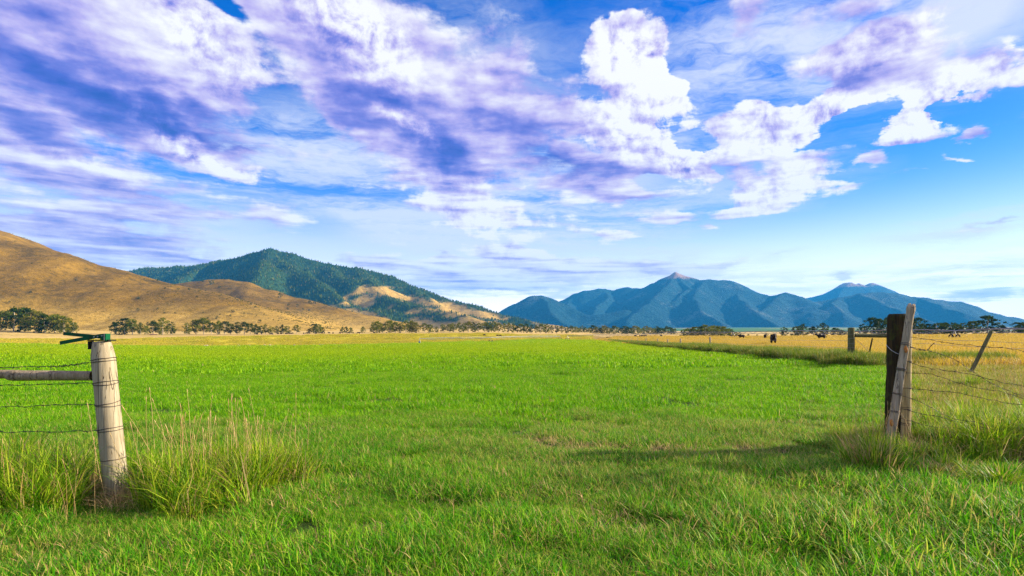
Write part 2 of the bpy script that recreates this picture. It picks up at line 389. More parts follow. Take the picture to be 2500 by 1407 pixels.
# ------------------------------------------------------------------ hills and mountains: ridge lines with slopes falling away from them
def P3(px, py, Y): return np.array((tpx(px) * Y, Y, zpy(py, Y)))
def ridge_hill(lines, bounds, step, sharp, warp=0, wl=200., seed=1):
    x0, x1, y0, y1 = bounds
    X, Y = np.meshgrid(np.arange(x0, x1, step), np.arange(y0, y1, step), indexing='ij')
    Xw = X + warp * (fbm(X / wl, Y / wl, 4, seed + 40) - .5) * 2; Yw = Y + warp * (fbm(X / wl, Y / wl, 4, seed + 60) - .5) * 2
    acc = np.zeros_like(X)
    for pts, k, rad in lines:
        best = np.full_like(X, -1e9)
        q = [P3(*p) for p in pts]
        for a, b in zip(q[:-1], q[1:]):
            d = b[:2] - a[:2]; L = d @ d
            u = np.clip(((Xw - a[0]) * d[0] + (Yw - a[1]) * d[1]) / L, 0, 1)
            ex = Xw - (a[0] + u * d[0]); ey = Yw - (a[1] + u * d[1])
            dist = np.sqrt(ex * ex + ey * ey + rad * rad) - rad
            best = np.maximum(best, a[2] + u * (b[2] - a[2]) - k * dist)
        acc = acc + np.exp(np.clip(best / sharp, -60, 200))
    return X, Y, np.log(acc + 1e-30) * sharp

BROWN = [([(-900,330,1150),(-600,395,1150),(-300,485,1150),(0,590,1100),(130,627,1080),(250,664,1050),(350,688,1020),(440,705,1000),(500,722,950),(580,750,880),(660,777,800),(740,799,720),(800,812,660)], .42, 90),
         ([(250,760,1750),(400,715,1650),(480,694,1550),(560,687,1500),(640,705,1450),(700,726,1400),(800,747,1300),(860,765,1250),(920,780,1180),(1000,797,1080),(1100,806,1000)], .40, 60),
         ([(560,687,1500),(600,720,1350),(660,748,1200),(760,785,1050)], .40, 40)]
X, Y, Z = ridge_hill(BROWN, (-1750, 40, 480, 1900), 5.0, 9.0, 16, 120, 2)
hgt = np.clip((Z - H(X, Y)) / 60, 0, 1)
Z = Z + hgt * (8 * (fbm(X / 90, Y / 90, 5, 11) - .5) + 15 * (ridged(X / 150 + Y / 500, Y / 420, 3, 14) - .66) + 1.2 * (fbm(X / 9, Y / 9, 3, 15) - .5))
BX, BY, BZ = X, Y, Z
brown_me = grid_mesh('hill', X, Y, Z, Z > H(X, Y) - 6)

GREEN = [([(60,740,3700),(200,695,3600),(345,661,3500),(430,651,3400),(520,639,3300),(600,633,3200),(640,620,3130),(668,613,3100),(720,621,3100),(800,641,3100),(870,651,3050),(940,671,3000),(1000,697,2950),(1080,729,2850),(1150,747,2800),(1230,769,2700),(1300,784,2600),(1400,802,2500)], .58, 25),
         ([(668,613,3100),(650,645,2750),(615,677,2450),(560,708,2200),(500,738,2000)], .62, 8),
         ([(668,613,3100),(720,650,2800),(780,690,2560),(850,732,2330),(930,772,2100)], .66, 8),
         ([(600,633,3200),(540,668,2850),(480,705,2550)], .6, 10), ([(520,639,3300),(470,668,3000),(420,700,2750)], .6, 10),
         ([(800,641,3100),(830,668,2850),(870,690,2650)], .6, 10),
         ([(870,651,3050),(895,684,2750),(960,720,2450),(1060,752,2200),(1180,790,1980)], .50, 12),
         ([(850,742,2300),(930,752,2250),(1010,765,2200),(1100,785,2100)], .36, 20),
         ([(1000,697,2950),(1040,735,2650),(1120,762,2450),(1220,793,2200)], .42, 20),
         ([(1150,747,2800),(1200,772,2550),(1270,795,2300)], .40, 20)]
X, Y, Z = ridge_hill(GREEN, (-3600, 420, 1900, 4600), 14.0, 6.0, 55, 420, 3)
hgt = np.clip((Z - 25) / 120, 0, 1)
Z = Z + hgt * (58 * (ridged(X / 480, Y / 480, 4, 21) - .66) + 12 * (fbm(X / 120, Y / 120, 4, 24) - .5))
GX, GY, GZ = X, Y, Z
green_me = grid_mesh('hill', X, Y, Z, Z > H(X, Y) - 15)

BLUE = [([(1180,795,6100),(1235,760,6000),(1270,740,6000),(1308,723,6000),(1330,723,6000),(1355,736,5950),(1390,757,5800),(1430,771,5700),(1500,792,5500)], .62, 60),
        ([(1330,723,6000),(1342,748,5600),(1350,772,5250),(1380,795,5000)], .62, 8),
        ([(1290,760,7600),(1340,745,7500),(1400,722,7500),(1430,711,7500),(1470,707,7500),(1500,709,7450),(1515,703,7450),(1545,706,7400),(1560,706,7400),(1600,690,7300),(1630,675,7200),(1655,668,7200),(1678,672,7200),(1702,682,7100),(1730,680,7000),(1762,685,7000),(1800,704,6900),(1832,716,6800),(1880,727,6700),(1915,718,6600),(1950,723,6500),(1990,734,6500),(2040,723,6500),(2100,714,6500),(2180,715,6500),(2240,719,6500),(2300,729,6500),(2360,742,6500),(2420,763,6400),(2450,772,6400),(2520,783,6400),(2700,798,6300)], .56, 55),
        ([(1655,668,7200),(1640,692,6700),(1612,718,6200),(1575,748,5700),(1530,780,5300)], .66, 8),
        ([(1730,680,7000),(1712,703,6550),(1700,728,6100),(1725,757,5600),(1770,788,5250)], .66, 8),
        ([(1655,668,7200),(1690,705,6600),(1650,735,6100)], .66, 8),
        ([(1470,707,7500),(1478,730,6900),(1455,752,6300),(1440,775,5800)], .62, 8), ([(1545,706,7400),(1550,730,6800),(1520,757,6200)], .62, 8),
        ([(1400,722,7500),(1385,742,7000),(1400,765,6400)], .62, 8),
        ([(1380,795,5500),(1430,778,5600),(1480,767,5650),(1530,761,5650),(1590,771,5600),(1640,792,5500),(1690,806,5400)], .5, 30),
        ([(1580,790,5800),(1640,768,5900),(1690,752,5950),(1740,768,5850),(1800,793,5600),(1850,805,5400)], .5, 20),
        ([(1800,704,6900),(1800,728,6300),(1840,758,5700),(1890,790,5200)], .64, 8),
        ([(1915,718,6600),(1880,738,6150),(1850,762,5700)], .62, 8),
        ([(1880,760,6100),(1960,742,6050),(2010,760,5850),(2070,785,5600),(2110,802,5400)], .5, 15),
        ([(2100,714,6500),(2150,740,6000),(2240,768,5500),(2310,795,5200)], .55, 10), ([(2240,719,6500),(2310,748,6000),(2390,780,5600)], .55, 10), ([(2040,723,6500),(2030,745,6000),(2060,770,5600)], .6, 8)]
X, Y, Z = ridge_hill(BLUE, (-1000, 7200, 4900, 8600), 20.0, 7.0, 90, 700, 4)
hgt = np.clip((Z - 45) / 160, 0, 1)
Z = Z + hgt * (70 * (ridged(X / 600, Y / 600, 5, 31) - .62) + 18 * (fbm(X / 170, Y / 170, 4, 34) - .5))
MX, MY, MZ = X, Y, Z
blue_me = grid_mesh('mountain', X, Y, Z, Z > H(X, Y) - 25)
FAR = [([(1880,760,9600),(1960,729,9500),(2000,719,9500),(2030,711,9500),(2056,691,9500),(2072,690,9500),(2088,698,9500),(2096,691,9500),(2112,697,9500),(2128,691,9500),(2150,698,9500),(2185,713,9500),(2260,735,9500),(2400,770,9600)], .6, 15),
       ([(2072,690,9500),(2050,720,9000),(2020,750,8500)], .6, 10), ([(2128,691,9500),(2120,725,9000),(2140,750,8500)], .6, 10)]
X, Y, Z = ridge_hill(FAR, (3600, 9000, 8300, 10600), 32.0, 14.0, 70, 600, 6)
Z = Z + np.clip((Z - 150) / 160, 0, 1) * 46 * (ridged(X / 560, Y / 560, 4, 36) - .62)
far_me = grid_mesh('mountain', X, Y, Z, Z > 60)

def m_brown():
    m, t = new_mat('hill_grass'); p = pos(t); z = t.sep(p)[2]
    a = t.noise(p, .012, 5, .6); b = t.noise(p, .07, 7, .72); c = t.noise(p, .30, 5, .75)
    f = t.math('ADD', t.math('ADD', t.math('MULTIPLY', a, .36), t.math('MULTIPLY', b, .40)), t.math('MULTIPLY', c, .24))
    col = t.ramp(f, [(.37, (.045, .034, .003)), (.45, (.12, .070, .004)), (.52, (.20, .112, .006)), (.59, (.28, .158, .011)), (.67, (.42, .25, .030))])
    low = t.ramp(f, [(.36, (.16, .11, .02)), (.48, (.40, .25, .035)), (.62, (.66, .44, .10))])
    col = t.mix(t.smooth(t.math('ADD', z, t.math('MULTIPLY', t.math('SUBTRACT', a, .5), 70)), 55, 12), col, low)
    sage = t.math('MULTIPLY', t.smooth(c, .56, .66), t.smooth(a, .42, .58))
    col = t.mix(t.math('MULTIPLY', sage, .75), col, (.09, .085, .04))
    out_principled(t, col, .95, t.math('ADD', b, t.math('MULTIPLY', c, .35)), 1, 3.0); return m
def m_green():
    m, t = new_mat('mountain_meadow'); p = pos(t)
    a = t.noise(p, .006, 5, .6); b = t.noise(p, .05, 5, .7)
    col = t.ramp(b, [(.3, (.25, .155, .025)), (.5, (.42, .265, .05)), (.7, (.55, .37, .09))])
    at_ = t.node('ShaderNodeAttribute', attribute_name='wood'); wood = t.ramp(b, [(.35, (.012, .035, .014)), (.6, (.03, .075, .022)), (.8, (.06, .10, .03))])
    col = t.mix(at_.outputs['Fac'], col, wood)
    out_principled(t, col, .95, b, 1, 8.0); return m
def m_blue(rock_z, name):
    m, t = new_mat(name); p = pos(t); z = t.sep(p)[2]
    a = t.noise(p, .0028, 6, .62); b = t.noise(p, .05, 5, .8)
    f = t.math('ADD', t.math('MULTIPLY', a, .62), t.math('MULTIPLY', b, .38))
    wood = t.ramp(b, [(.38, (.002, .017, .034)), (.50, (.005, .040, .058)), (.64, (.030, .10, .095))])  # forest greens turned blue, so the colour carries part of the haze
    bare = t.ramp(b, [(.35, (.035, .08, .09)), (.65, (.13, .16, .14))])  # open slopes tinted bluish too, distance haze put into the colour
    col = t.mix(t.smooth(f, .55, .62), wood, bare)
    rock = t.ramp(b, [(.3, (.20, .12, .10)), (.7, (.50, .32, .26))])
    col = t.mix(t.smooth(t.math('ADD', z, t.math('MULTIPLY', t.math('SUBTRACT', f, .5), 260)), rock_z, rock_z + 60), col, rock)
    out_principled(t, col, .95, t.math('ADD', a, t.math('MULTIPLY', b, .4)), 1, 60.0); return m
tag(obj('hill', brown_me, m_brown()), kind='structure', label='brown grassy hill at the left dotted with junipers', cat='hill')
# woodland mask on the green hill
def prj(X, Y, Z): return CX + X / Y * FPX, HOR - (Z - CAM_H) / Y * FPX
def wooded(X, Y, Z):
    px, py = prj(X, Y, Z)
    n = fbm(X / 150, Y / 150, 4, 51) - .5; n2 = fbm(X / 45, Y / 70, 3, 55) - .5
    edge = np.interp(px, [300, 700, 800, 850, 890, 950, 1050, 1150, 1230, 1300, 1400], [765, 765, 755, 728, 704, 708, 736, 760, 774, 781, 790])
    up = (edge + 26 * n - py) / 8
    band = 1.6 - np.abs(py - np.interp(px, [800, 850, 950, 1050, 1150], [735, 752, 768, 776, 790]) - 22 * n) / 7
    band2 = 1.2 - np.abs(py - np.interp(px, [850, 950, 1050], [722, 728, 752]) - 30 * n2) / 6
    m = np.maximum(np.maximum(up, np.where((px > 780) & (px < 1120), band, -9)), np.where((px > 850) & (px < 1080), band2, -9))
    b3 = 1.1 - np.abs(py - np.interp(px, [960, 1040, 1140, 1250], [748, 760, 775, 791]) - 24 * n2) / 5
    m = np.maximum(m, np.where((px > 960) & (px < 1260), b3, -9))
    bare = np.exp(-((px - 712) / 10) ** 2 - ((py - 662) / 8) ** 2) + np.exp(-((px - 752) / 20) ** 2 - ((py - 694) / 9) ** 2) + .8 * np.exp(-((px - 1000) / 60) ** 2 - ((py - 702) / 4) ** 2)
    m = np.maximum(m, (fbm(X / 110, Y / 260, 3, 58) - .60) * 14)
    return np.clip(m + n2 * 2.2 - bare * 2.5, 0, 1)
wd = wooded(GX, GY, GZ)
go = tag(obj('mountain', green_me, m_green()), kind='structure', label='dark green forested mountain with tan meadow slopes behind the brown hill', cat='mountain')
vx = np.empty(len(green_me.vertices) * 3, np.float32); green_me.vertices.foreach_get('co', vx); vx = vx.reshape(-1, 3)
atw = green_me.attributes.new('wood', 'FLOAT', 'POINT'); atw.data.foreach_set('value', wooded(vx[:, 0], vx[:, 1], vx[:, 2]).astype(np.float32))
tag(obj('mountain', blue_me, m_blue(655, 'mountain_slope')), kind='structure', label='long blue mountain range with a pinkish bare summit across the valley', cat='mountain')
tag(obj('mountain', far_me, m_blue(730, 'far_mountain_slope')), kind='structure', label='farthest pale blue twin peaked mountain above the right ridge', cat='mountain')

# ------------------------------------------------------------------ air
hz = bpy.data.materials.new('haze_air'); hz.use_nodes = True; t = NT(hz.node_tree); t.n.clear()
pv = t.node('ShaderNodeVolumePrincipled'); pv.inputs['Color'].default_value = (.04, .44, 1.0, 1); pv.inputs['Density'].default_value = 6.5e-5; pv.inputs['Anisotropy'].default_value = 0.0
o = t.node('ShaderNodeOutputMaterial'); t.l.new(pv.outputs[0], o.inputs['Volume'])
hb = bmesh.new(); bmesh.ops.create_cube(hb, size=1)
hm = bpy.data.meshes.new('haze'); hb.to_mesh(hm); hb.free()
ho = obj('haze', hm, hz); ho.scale = (24500, 24500, 1040); ho.location = (0, 0, 1040 / 2 - 90)
tag(ho, kind='stuff', label='thin blue valley haze', cat='haze')

# ------------------------------------------------------------------ scatter (geometry nodes) for grass and far-off woods
def variants(name, meshes, mat):
    c = bpy.data.collections.new(name)
    for me in meshes:
        if len(me.materials) == 0: me.materials.append(mat)
        c.objects.link(bpy.data.objects.new(name, me))
    return c
def scatter(name, coll, xyz, rot, scl, label, cat):
    n = len(xyz)
    me = bpy.data.meshes.new(name); me.vertices.add(n); me.vertices.foreach_set('co', np.asarray(xyz, np.float32).ravel())
    for an, typ, val, key in (('rot', 'FLOAT_VECTOR', rot, 'vector'), ('scl', 'FLOAT_VECTOR', scl, 'vector'), ('idx', 'INT', rng.integers(0, len(coll.objects), n), 'value')):
        a = me.attributes.new(an, typ, 'POINT'); a.data.foreach_set(key, np.ascontiguousarray(val, np.int32 if typ == 'INT' else np.float32).ravel())
    o = obj(name, me)
    g = bpy.data.node_groups.new(name, 'GeometryNodeTree')
    g.interface.new_socket('Geometry', in_out='INPUT', socket_type='NodeSocketGeometry'); g.interface.new_socket('Geometry', in_out='OUTPUT', socket_type='NodeSocketGeometry')
    N = g.nodes; L = g.links
    gi = N.new('NodeGroupInput'); gout = N.new('NodeGroupOutput'); ip = N.new('GeometryNodeInstanceOnPoints'); ci = N.new('GeometryNodeCollectionInfo')
    ci.inputs['Collection'].default_value = coll; ci.inputs['Separate Children'].default_value = True; ci.inputs['Reset Children'].default_value = True
    mp = N.new('GeometryNodeMeshToPoints'); L.new(gi.outputs[0], mp.inputs['Mesh']); L.new(mp.outputs[0], ip.inputs['Points'])
    L.new(ci.outputs[0], ip.inputs['Instance']); ip.inputs['Pick Instance'].default_value = True
    def na(nm, ty):
        q = N.new('GeometryNodeInputNamedAttribute'); q.data_type = ty; q.inputs[0].default_value = nm; return q.outputs[0]
    L.new(na('idx', 'INT'), ip.inputs['Instance Index'])
    er = N.new('FunctionNodeEulerToRotation'); L.new(na('rot', 'FLOAT_VECTOR'), er.inputs[0]); L.new(er.outputs[0], ip.inputs['Rotation'])
    L.new(na('scl', 'FLOAT_VECTOR'), ip.inputs['Scale']); L.new(ip.outputs[0], gout.inputs[0])
    md = o.modifiers.new('scatter', 'NODES'); md.node_group = g
    tag(o, label, cat, kind='stuff'); return o
def yaw(n, tilt=0.0):
    r = np.zeros((n, 3)); r[:, 2] = rng.uniform(0, 2 * math.pi, n)
    r[:, 0] = rng.normal(0, tilt, n) if tilt else 0; return r

# ------------------------------------------------------------------ far forest on the green mountain
def conifer(seed):
    r = random.Random(seed); v = []; f = []
    for (z0, z1, rad) in ((.08, .5, .20), (.3, .78, .155), (.56, 1.0, .105)):
        b = len(v); n = 6
        for k in range(n):
            a = 2 * math.pi * k / n + r.random(); q = rad * r.uniform(.75, 1.25); v.append((q * math.cos(a), q * math.sin(a), z0 + r.uniform(-.05, .05)))
        v.append((0, 0, z1))
        for k in range(n): f.append((b + k, b + (k + 1) % n, b + n))
    return mesh('conifer', v, f)
def m_leaf(name, stops, trans=.25, vari=.0):
    m, t = new_mat(name); p = pos(t)
    oi = t.node('ShaderNodeObjectInfo')
    at_ = t.node('ShaderNodeAttribute', attribute_name='Col'); r = t.sep(at_.outputs['Color'])[0]
    f = t.math('ADD', t.math('MULTIPLY', r, .7), t.math('MULTIPLY', oi.outputs['Random'], .3))
    col = t.ramp(f, stops)
    d = t.node('ShaderNodeBsdfDiffuse'); t.put(d.inputs[0], col)
    tr = t.node('ShaderNodeBsdfTranslucent'); t.put(tr.inputs[0], col)
    mx = t.node('ShaderNodeMixShader'); mx.inputs[0].default_value = trans; t.l.new(d.outputs[0], mx.inputs[1]); t.l.new(tr.outputs[0], mx.inputs[2])
    o = t.node('ShaderNodeOutputMaterial'); t.l.new(mx.outputs[0], o.inputs[0]); return m
def m_conifer():
    m, t = new_mat('conifer_needles'); oi = t.node('ShaderNodeObjectInfo')
    out_principled(t, t.ramp(oi.outputs['Random'], [(0, (.014, .036, .003)), (.6, (.048, .088, .005)), (.92, (.11, .15, .010)), (1, (.20, .15, .05))]), .9); return m
conif = variants('conifer', [conifer(s) for s in range(4)], m_conifer())
N_ = 120000
i = rng.integers(0, GX.shape[0] - 1, N_); j = rng.integers(0, GX.shape[1] - 1, N_); u = rng.random(N_); v = rng.random(N_)
gx = GX[i, j] + u * 14; gy = GY[i, j] + v * 14
gz = GZ[i, j] * (1 - u) * (1 - v) + GZ[i + 1, j] * u * (1 - v) + GZ[i, j + 1] * (1 - u) * v + GZ[i + 1, j + 1] * u * v
px, py = prj(gx, gy, gz); w_ = wooded(gx, gy, gz)
# keep the near faces (slopes that look toward the valley) and what the brown hill does not cover
dzdx = (GZ[i + 1, j] - GZ[i, j]) / 14; dzdy = (GZ[i, j + 1] - GZ[i, j]) / 14
face = (-dzdx * -gx - dzdy * -gy + -(gz)) > -60 * 1.0
ok = (rng.random(N_) < w_) & (gz > H(gx, gy) + 3) & (px > 250) & (px < 1420) & ((dzdx * gx + dzdy * gy) / np.hypot(gx, gy) > gz / gy - .06)
k = np.where(ok)[0][:46000]
sc_ = rng.uniform(5, 12, len(k)); wd_ = sc_ * rng.uniform(1.1, 1.8, len(k)); s3 = np.stack([wd_, wd_, sc_], -1)
scatter('pine_forest', conif, np.stack([gx, gy, gz - .6], -1)[k], yaw(len(k)), s3, 'dense dark conifer forest covering the green mountain', 'forest')

# ------------------------------------------------------------------ grass: ribbons of real blades in patches, scattered over the ground
def blades(name, n, rad, hmin, hmax, wid, bend, seed, dry=.1, segs=(0, .38, .72, 1.0), spread=.35, heads=0.0, clump=False):
    g = np.random.default_rng(seed)
    a = g.uniform(0, 2 * math.pi, n); r = rad * np.sqrt(g.random(n))
    if clump: r = rad * g.random(n) ** 1.3
    bx, by = r * np.cos(a), r * np.sin(a)
    ph = g.uniform(0, 2 * math.pi, n) if not clump else a + g.normal(0, .7, n)
    L = g.uniform(hmin, hmax, n); c = np.abs(g.normal(bend, spread * bend + .05, n)).clip(0, 1.3)
    W = wid * g.uniform(.6, 1.3, n); tw = ph + math.pi / 2 + g.normal(0, .5, n)
    hx, hy = np.cos(ph), np.sin(ph); wx, wy = np.cos(tw), np.sin(tw)
    isdry = (g.random(n) < dry).astype(float); hue = g.random(n)
    S = len(segs); V = []; colr = []
    prof = {4: (1.0, .95, .62, 0), 3: (1.0, .7, 0), 2: (1, 0)}[S]
    for s, p in zip(segs, prof):
        X = bx + hx * L * (.12 * s + c * s * s * .75); Y = by + hy * L * (.12 * s + c * s * s * .75); Z = L * (s - .45 * c * s * s) - .01
        for sg in ((-1, 1) if p > 0 else (0,)):
            V.append(np.stack([X + sg * wx * W * p * .5, Y + sg * wy * W * p * .5, Z], -1))
            colr.append(np.stack([hue, np.full(n, s), isdry], -1))
    nv = len(V); V = np.stack(V, 1).reshape(-1, 3); colr = np.stack(colr, 1).reshape(-1, 3)
    base = np.arange(n)[:, None] * nv; loops = []; sizes = []
    for k in range(S - 2):
        loops.append(base + np.array([2 * k, 2 * k + 1, 2 * k + 3, 2 * k + 2])); sizes.append(4)
    loops.append(base + np.array([2 * (S - 2), 2 * (S - 2) + 1, nv - 1])); sizes.append(3)
    lp = np.concatenate(loops, 1).ravel(); sz = np.tile(sizes, n)
    return fast_mesh(name, V, lp, sz, col=colr)
def stalks(name, n, rad, hmin, hmax, seed, w=.0035, head=.085, hw=.011):
    g = np.random.default_rng(seed); v = []; f = []; col = []
    for _ in range(n):
        a = g.uniform(0, 6.283); r = rad * math.sqrt(g.random()); bx, by = r * math.cos(a), r * math.sin(a)
        L = g.uniform(hmin, hmax); ph = g.uniform(0, 6.283); le = abs(g.normal(.10, .09)); hue = g.random()
        pts = [(bx + math.cos(ph) * le * L * s * s, by + math.sin(ph) * le * L * s * s, L * s) for s in (0, .4, .8, 1.0)]
        hl = head * g.uniform(.6, 1.4)
        e = (math.cos(ph) * le * 1.6, math.sin(ph) * le * 1.6)
        rings = [(p, w * q) for p, q in zip(pts, (1, .8, .6, .55))]
        for s, q in ((.15, .55), (.5, 1.0), (.85, .6), (1.0, .05)):
            rings.append(((pts[3][0] + e[0] * hl * s, pts[3][1] + e[1] * hl * s, pts[3][2] + hl * s), hw * q * g.uniform(.7, 1.2) * .5))
        b0 = len(v)
        for (p, q) in rings:
            for k in range(4):
                t_ = k * math.pi / 2; v.append((p[0] + q * math.cos(t_), p[1] + q * math.sin(t_), p[2])); col.append((hue, p[2] / L, 1))
        for k in range(len(rings) - 1):
            for m_ in range(4):
                f.append((b0 + 4 * k + m_, b0 + 4 * k + (m_ + 1) % 4, b0 + 4 * k + 4 + (m_ + 1) % 4, b0 + 4 * k + 4 + m_))
    me = fast_mesh(name, v, np.array(f).ravel(), np.full(len(f), 4), col=np.array(col)); return me
def m_grass(name, green, straw, patch=None, trans=.38, pscale=.55, far=None):
    trans = trans + .05
    m, t = new_mat(name); p = pos(t)
    at_ = t.node('ShaderNodeAttribute', attribute_name='Col'); r, g, b = t.sep(at_.outputs['Color'])[:3]
    n = t.noise(p, pscale, 4, .6); n2 = t.noise(p, .11, 4, .6)
    f = t.math('ADD', t.math('MULTIPLY', r, .55), t.math('MULTIPLY', n, .45))
    col = t.ramp(f, green)
    if far is not None:          # the crop itself is yellower out in the middle of the field
        col = t.mix(t.smooth(t.sep(p)[1], far[1], far[2]), col, t.ramp(f, far[0]))
    dry = t.ramp(r, straw)
    d = t.math('MULTIPLY', b, 1.0)
    if patch is not None:
        d = t.math('MAXIMUM', d, t.math('MULTIPLY', t.smooth(t.math('ADD', t.math('MULTIPLY', n2, .7), t.math('MULTIPLY', r, .3)), patch[0], patch[1]), patch[2]))
    col = t.mix(d, col, dry)
    df = t.node('ShaderNodeBsdfPrincipled'); t.put(df.inputs['Base Color'], col); t.put(df.inputs['Roughness'], .5); t.put(df.inputs['Specular IOR Level'], .12)
    tr = t.node('ShaderNodeBsdfTranslucent'); t.put(tr.inputs[0], col)
    mx = t.node('ShaderNodeMixShader'); mx.inputs[0].default_value = trans; t.l.new(df.outputs[0], mx.inputs[1]); t.l.new(tr.outputs[0], mx.inputs[2])
    o = t.node('ShaderNodeOutputMaterial'); t.l.new(mx.outputs[0], o.inputs[0]); return m
STRAW = [(.0, (.34, .24, .08)), (.5, (.55, .42, .17)), (1, (.46, .27, .09))]
GREEN = [(.25, (.030, .19, .002)), (.48, (.105, .36, .004)), (.68, (.28, .55, .012)), (.84, (.54, .66, .05))]
FIELD = [(.25, (.055, .23, .002)), (.5, (.15, .40, .003)), (.75, (.33, .57, .008))]
MG = m_grass('meadow_grass', GREEN, STRAW, (.50, .66, .6), far=(FIELD, 8, 16))
MGF = m_grass('crop_grass', FIELD, STRAW, None, far=([(.25, (.17, .31, .002)), (.5, (.31, .46, .003)), (.75, (.46, .58, .006))], 14, 80))
MGT = m_grass('tall_green_grass', [(.25, (.05, .18, .003)), (.5, (.18, .36, .006)), (.75, (.42, .54, .015))], STRAW, (.52, .70, .38))
MGOLD = m_grass('golden_grass', [(.25, (.24, .24, .010)), (.42, (.57, .41, .022)), (.62, (.72, .51, .055)), (.8, (.60, .35, .025))], STRAW, None, trans=.3, pscale=.14)
MGOLD_MIX = m_grass('yellowing_grass', [(.25, (.09, .22, .004)), (.5, (.22, .34, .008)), (.75, (.46, .46, .02))], STRAW, (.50, .66, .6), far=([(.25, (.14, .17, .012)), (.5, (.30, .26, .02)), (.75, (.50, .36, .05))], 14, 30))
MBANK = m_grass('bank_blades', [(.25, (.26, .30, .005)), (.5, (.50, .46, .012)), (.75, (.70, .53, .05))], STRAW, None, trans=.3, pscale=.06)
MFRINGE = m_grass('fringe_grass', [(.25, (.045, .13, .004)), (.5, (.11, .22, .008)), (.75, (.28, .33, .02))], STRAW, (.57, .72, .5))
MSTALK = m_grass('dry_stalks', STRAW, [(.0, (.45, .30, .12)), (.5, (.62, .45, .20)), (1, (.55, .32, .13))], None, trans=.1)

def wedge(n, y0, y1, extra=1.0, half=.99):
    # even scatter over the wedge of ground in front of the gateway
    yy = np.sqrt(rng.random(n) * ((y1 + extra) ** 2 - (y0 + extra) ** 2) + (y0 + extra) ** 2) - extra
    xx = (rng.random(n) * 2 - 1) * (yy + extra) * half
    return xx, yy
def in_field(x, y, margin=0.0):
    a = np.arctan2(x, y); return np.hypot(x, y) < field_r(a) - margin
def tall_left(x, y):
    f1 = np.clip(1.3 - np.abs(y - 5.75 - .1 * (x + 4)) / .75, 0, 1) * (x < -2.9 + .4 * np.sin(y * 3))
    f2 = np.clip(1.4 - np.hypot((x + 3.15) / .75, (y - 6.3) / .75), 0, 1)
    return np.maximum(f1, f2)
def tall_right(x, y):
    f1 = np.clip(1.3 - np.abs(y - 7.9 - .05 * (x - 5)) / 1.0, 0, 1) * (x > 4.9)
    f2 = np.clip(1.5 - np.hypot((x - 5.25) / .55, (y - 7.45) / .5), 0, 1)
    return np.maximum(f1, f2)
def place(name, coll, x, y, s, label, cat, tilt=.06, sink=0.0):
    z = H(x, y) - sink
    sc = np.stack([s, s, s * rng.uniform(.85, 1.15, len(x))], -1)
    scatter(name, coll, np.stack([x, y, z], -1), yaw(len(x), tilt), sc, label, cat)

# lawn-like meadow grass in the gateway
lawn = variants('meadow_patch', [blades('meadow_patch', 420, .27, .05, .17, .0062, .75, 100 + s, .10) for s in range(8)], MG)
x, y = wedge(5600, 1.6, 12.5, 2.0)
tuft = np.clip((fbm(x * 1.5, y * 1.5, 3, 61) - .36) / .28, 0, 1); s = .55 + .75 * tuft * tuft * (3 - 2 * tuft) + .55 * np.clip((x - .5) / 3, 0, 1) * np.clip((7.5 - y) / 2.5, 0, 1)
s = s * np.clip(1.25 - y / 28, .6, 1.2)
low = np.exp(-((x - .3) / 1.7) ** 2 - ((y - 7.2) / 1.3) ** 2); s = s * (1 - .2 * low)
place('meadow_grass', lawn, x, y, s, 'short bright meadow grass carpeting the gateway in the foreground', 'grass')
# crop of the field, coarser patches with distance
crop1 = variants('crop_patch', [blades('crop_patch', 520, .62, .07, .19, .012, .7, 140 + s, .05, (0, .55, 1)) for s in range(6)], MGF)
x, y = wedge(3600, 10.5, 34, 1.5); k = in_field(x, y, .3); x, y = x[k], y[k]
place('field_grass', crop1, x, y, .7 + .6 * fbm(x * .3, y * .3, 3, 64), 'green grass crop standing in the middle of the field', 'grass')
crop2 = variants('crop_patch', [blades('crop_patch', 700, 2.2, .10, .26, .045, .6, 160 + s, .02, (0, .55, 1)) for s in range(6)], MGF)
x, y = wedge(9500, 28, 150, 1.5); k = in_field(x, y, 1.0); x, y = x[k], y[k]
place('field_grass', crop2, x, y, .7 + .5 * fbm(x * .06, y * .06, 3, 66), 'yellow green grass crop in the far part of the field', 'grass')
crop3 = variants('crop_patch', [blades('crop_patch', 700, 5.0, .14, .34, .13, .6, 180 + s, .02, (0, .55, 1)) for s in range(4)], MGF)
x, y = wedge(7000, 130, 400, 1.5); k = in_field(x, y, 3.0); x, y = x[k], y[k]
place('field_grass', crop3, x, y, .7 + .5 * fbm(x * .03, y * .03, 3, 67), 'yellow green grass crop along the farthest edge of the field', 'grass')
# tall rough grass along the left fence and around the right posts
tallc = variants('tall_patch', [blades('tall_patch', 130, .20, .22, .62, .0090, .62, 200 + s, .14) for s in range(8)], MGT)
n = 9000; x = rng.uniform(-11, -1.6, n); y = rng.uniform(4.4, 8.0, n); k = rng.random(n) < tall_left(x, y) ** 1.3 * .22; k &= ~((np.abs(x / y + .695) < .075) & (y < 6.05)); x, y = x[k], y[k]
n = 9000; x2 = rng.uniform(4.2, 12.5, n); y2 = rng.uniform(6.2, 10.0, n); k = rng.random(n) < tall_right(x2, y2) ** 1.2 * .19
k &= ~((np.abs(x2 - 5.42) < .26) & (y2 < 8.3) & (y2 > 7.25)); x2, y2 = x2[k], y2[k]
place('tall_grass', tallc, x, y, rng.uniform(.7, 1.2, len(x)), 'rank tall green grass growing along the left rail fence', 'grass', .12)
place('tall_grass', tallc, x2, y2, rng.uniform(.6, 1.15, len(x2)) * np.clip(.75 + (x2 - 5.5) * .3, .6, 1.15), 'rank tall green grass growing round the right gate posts', 'grass', .16)
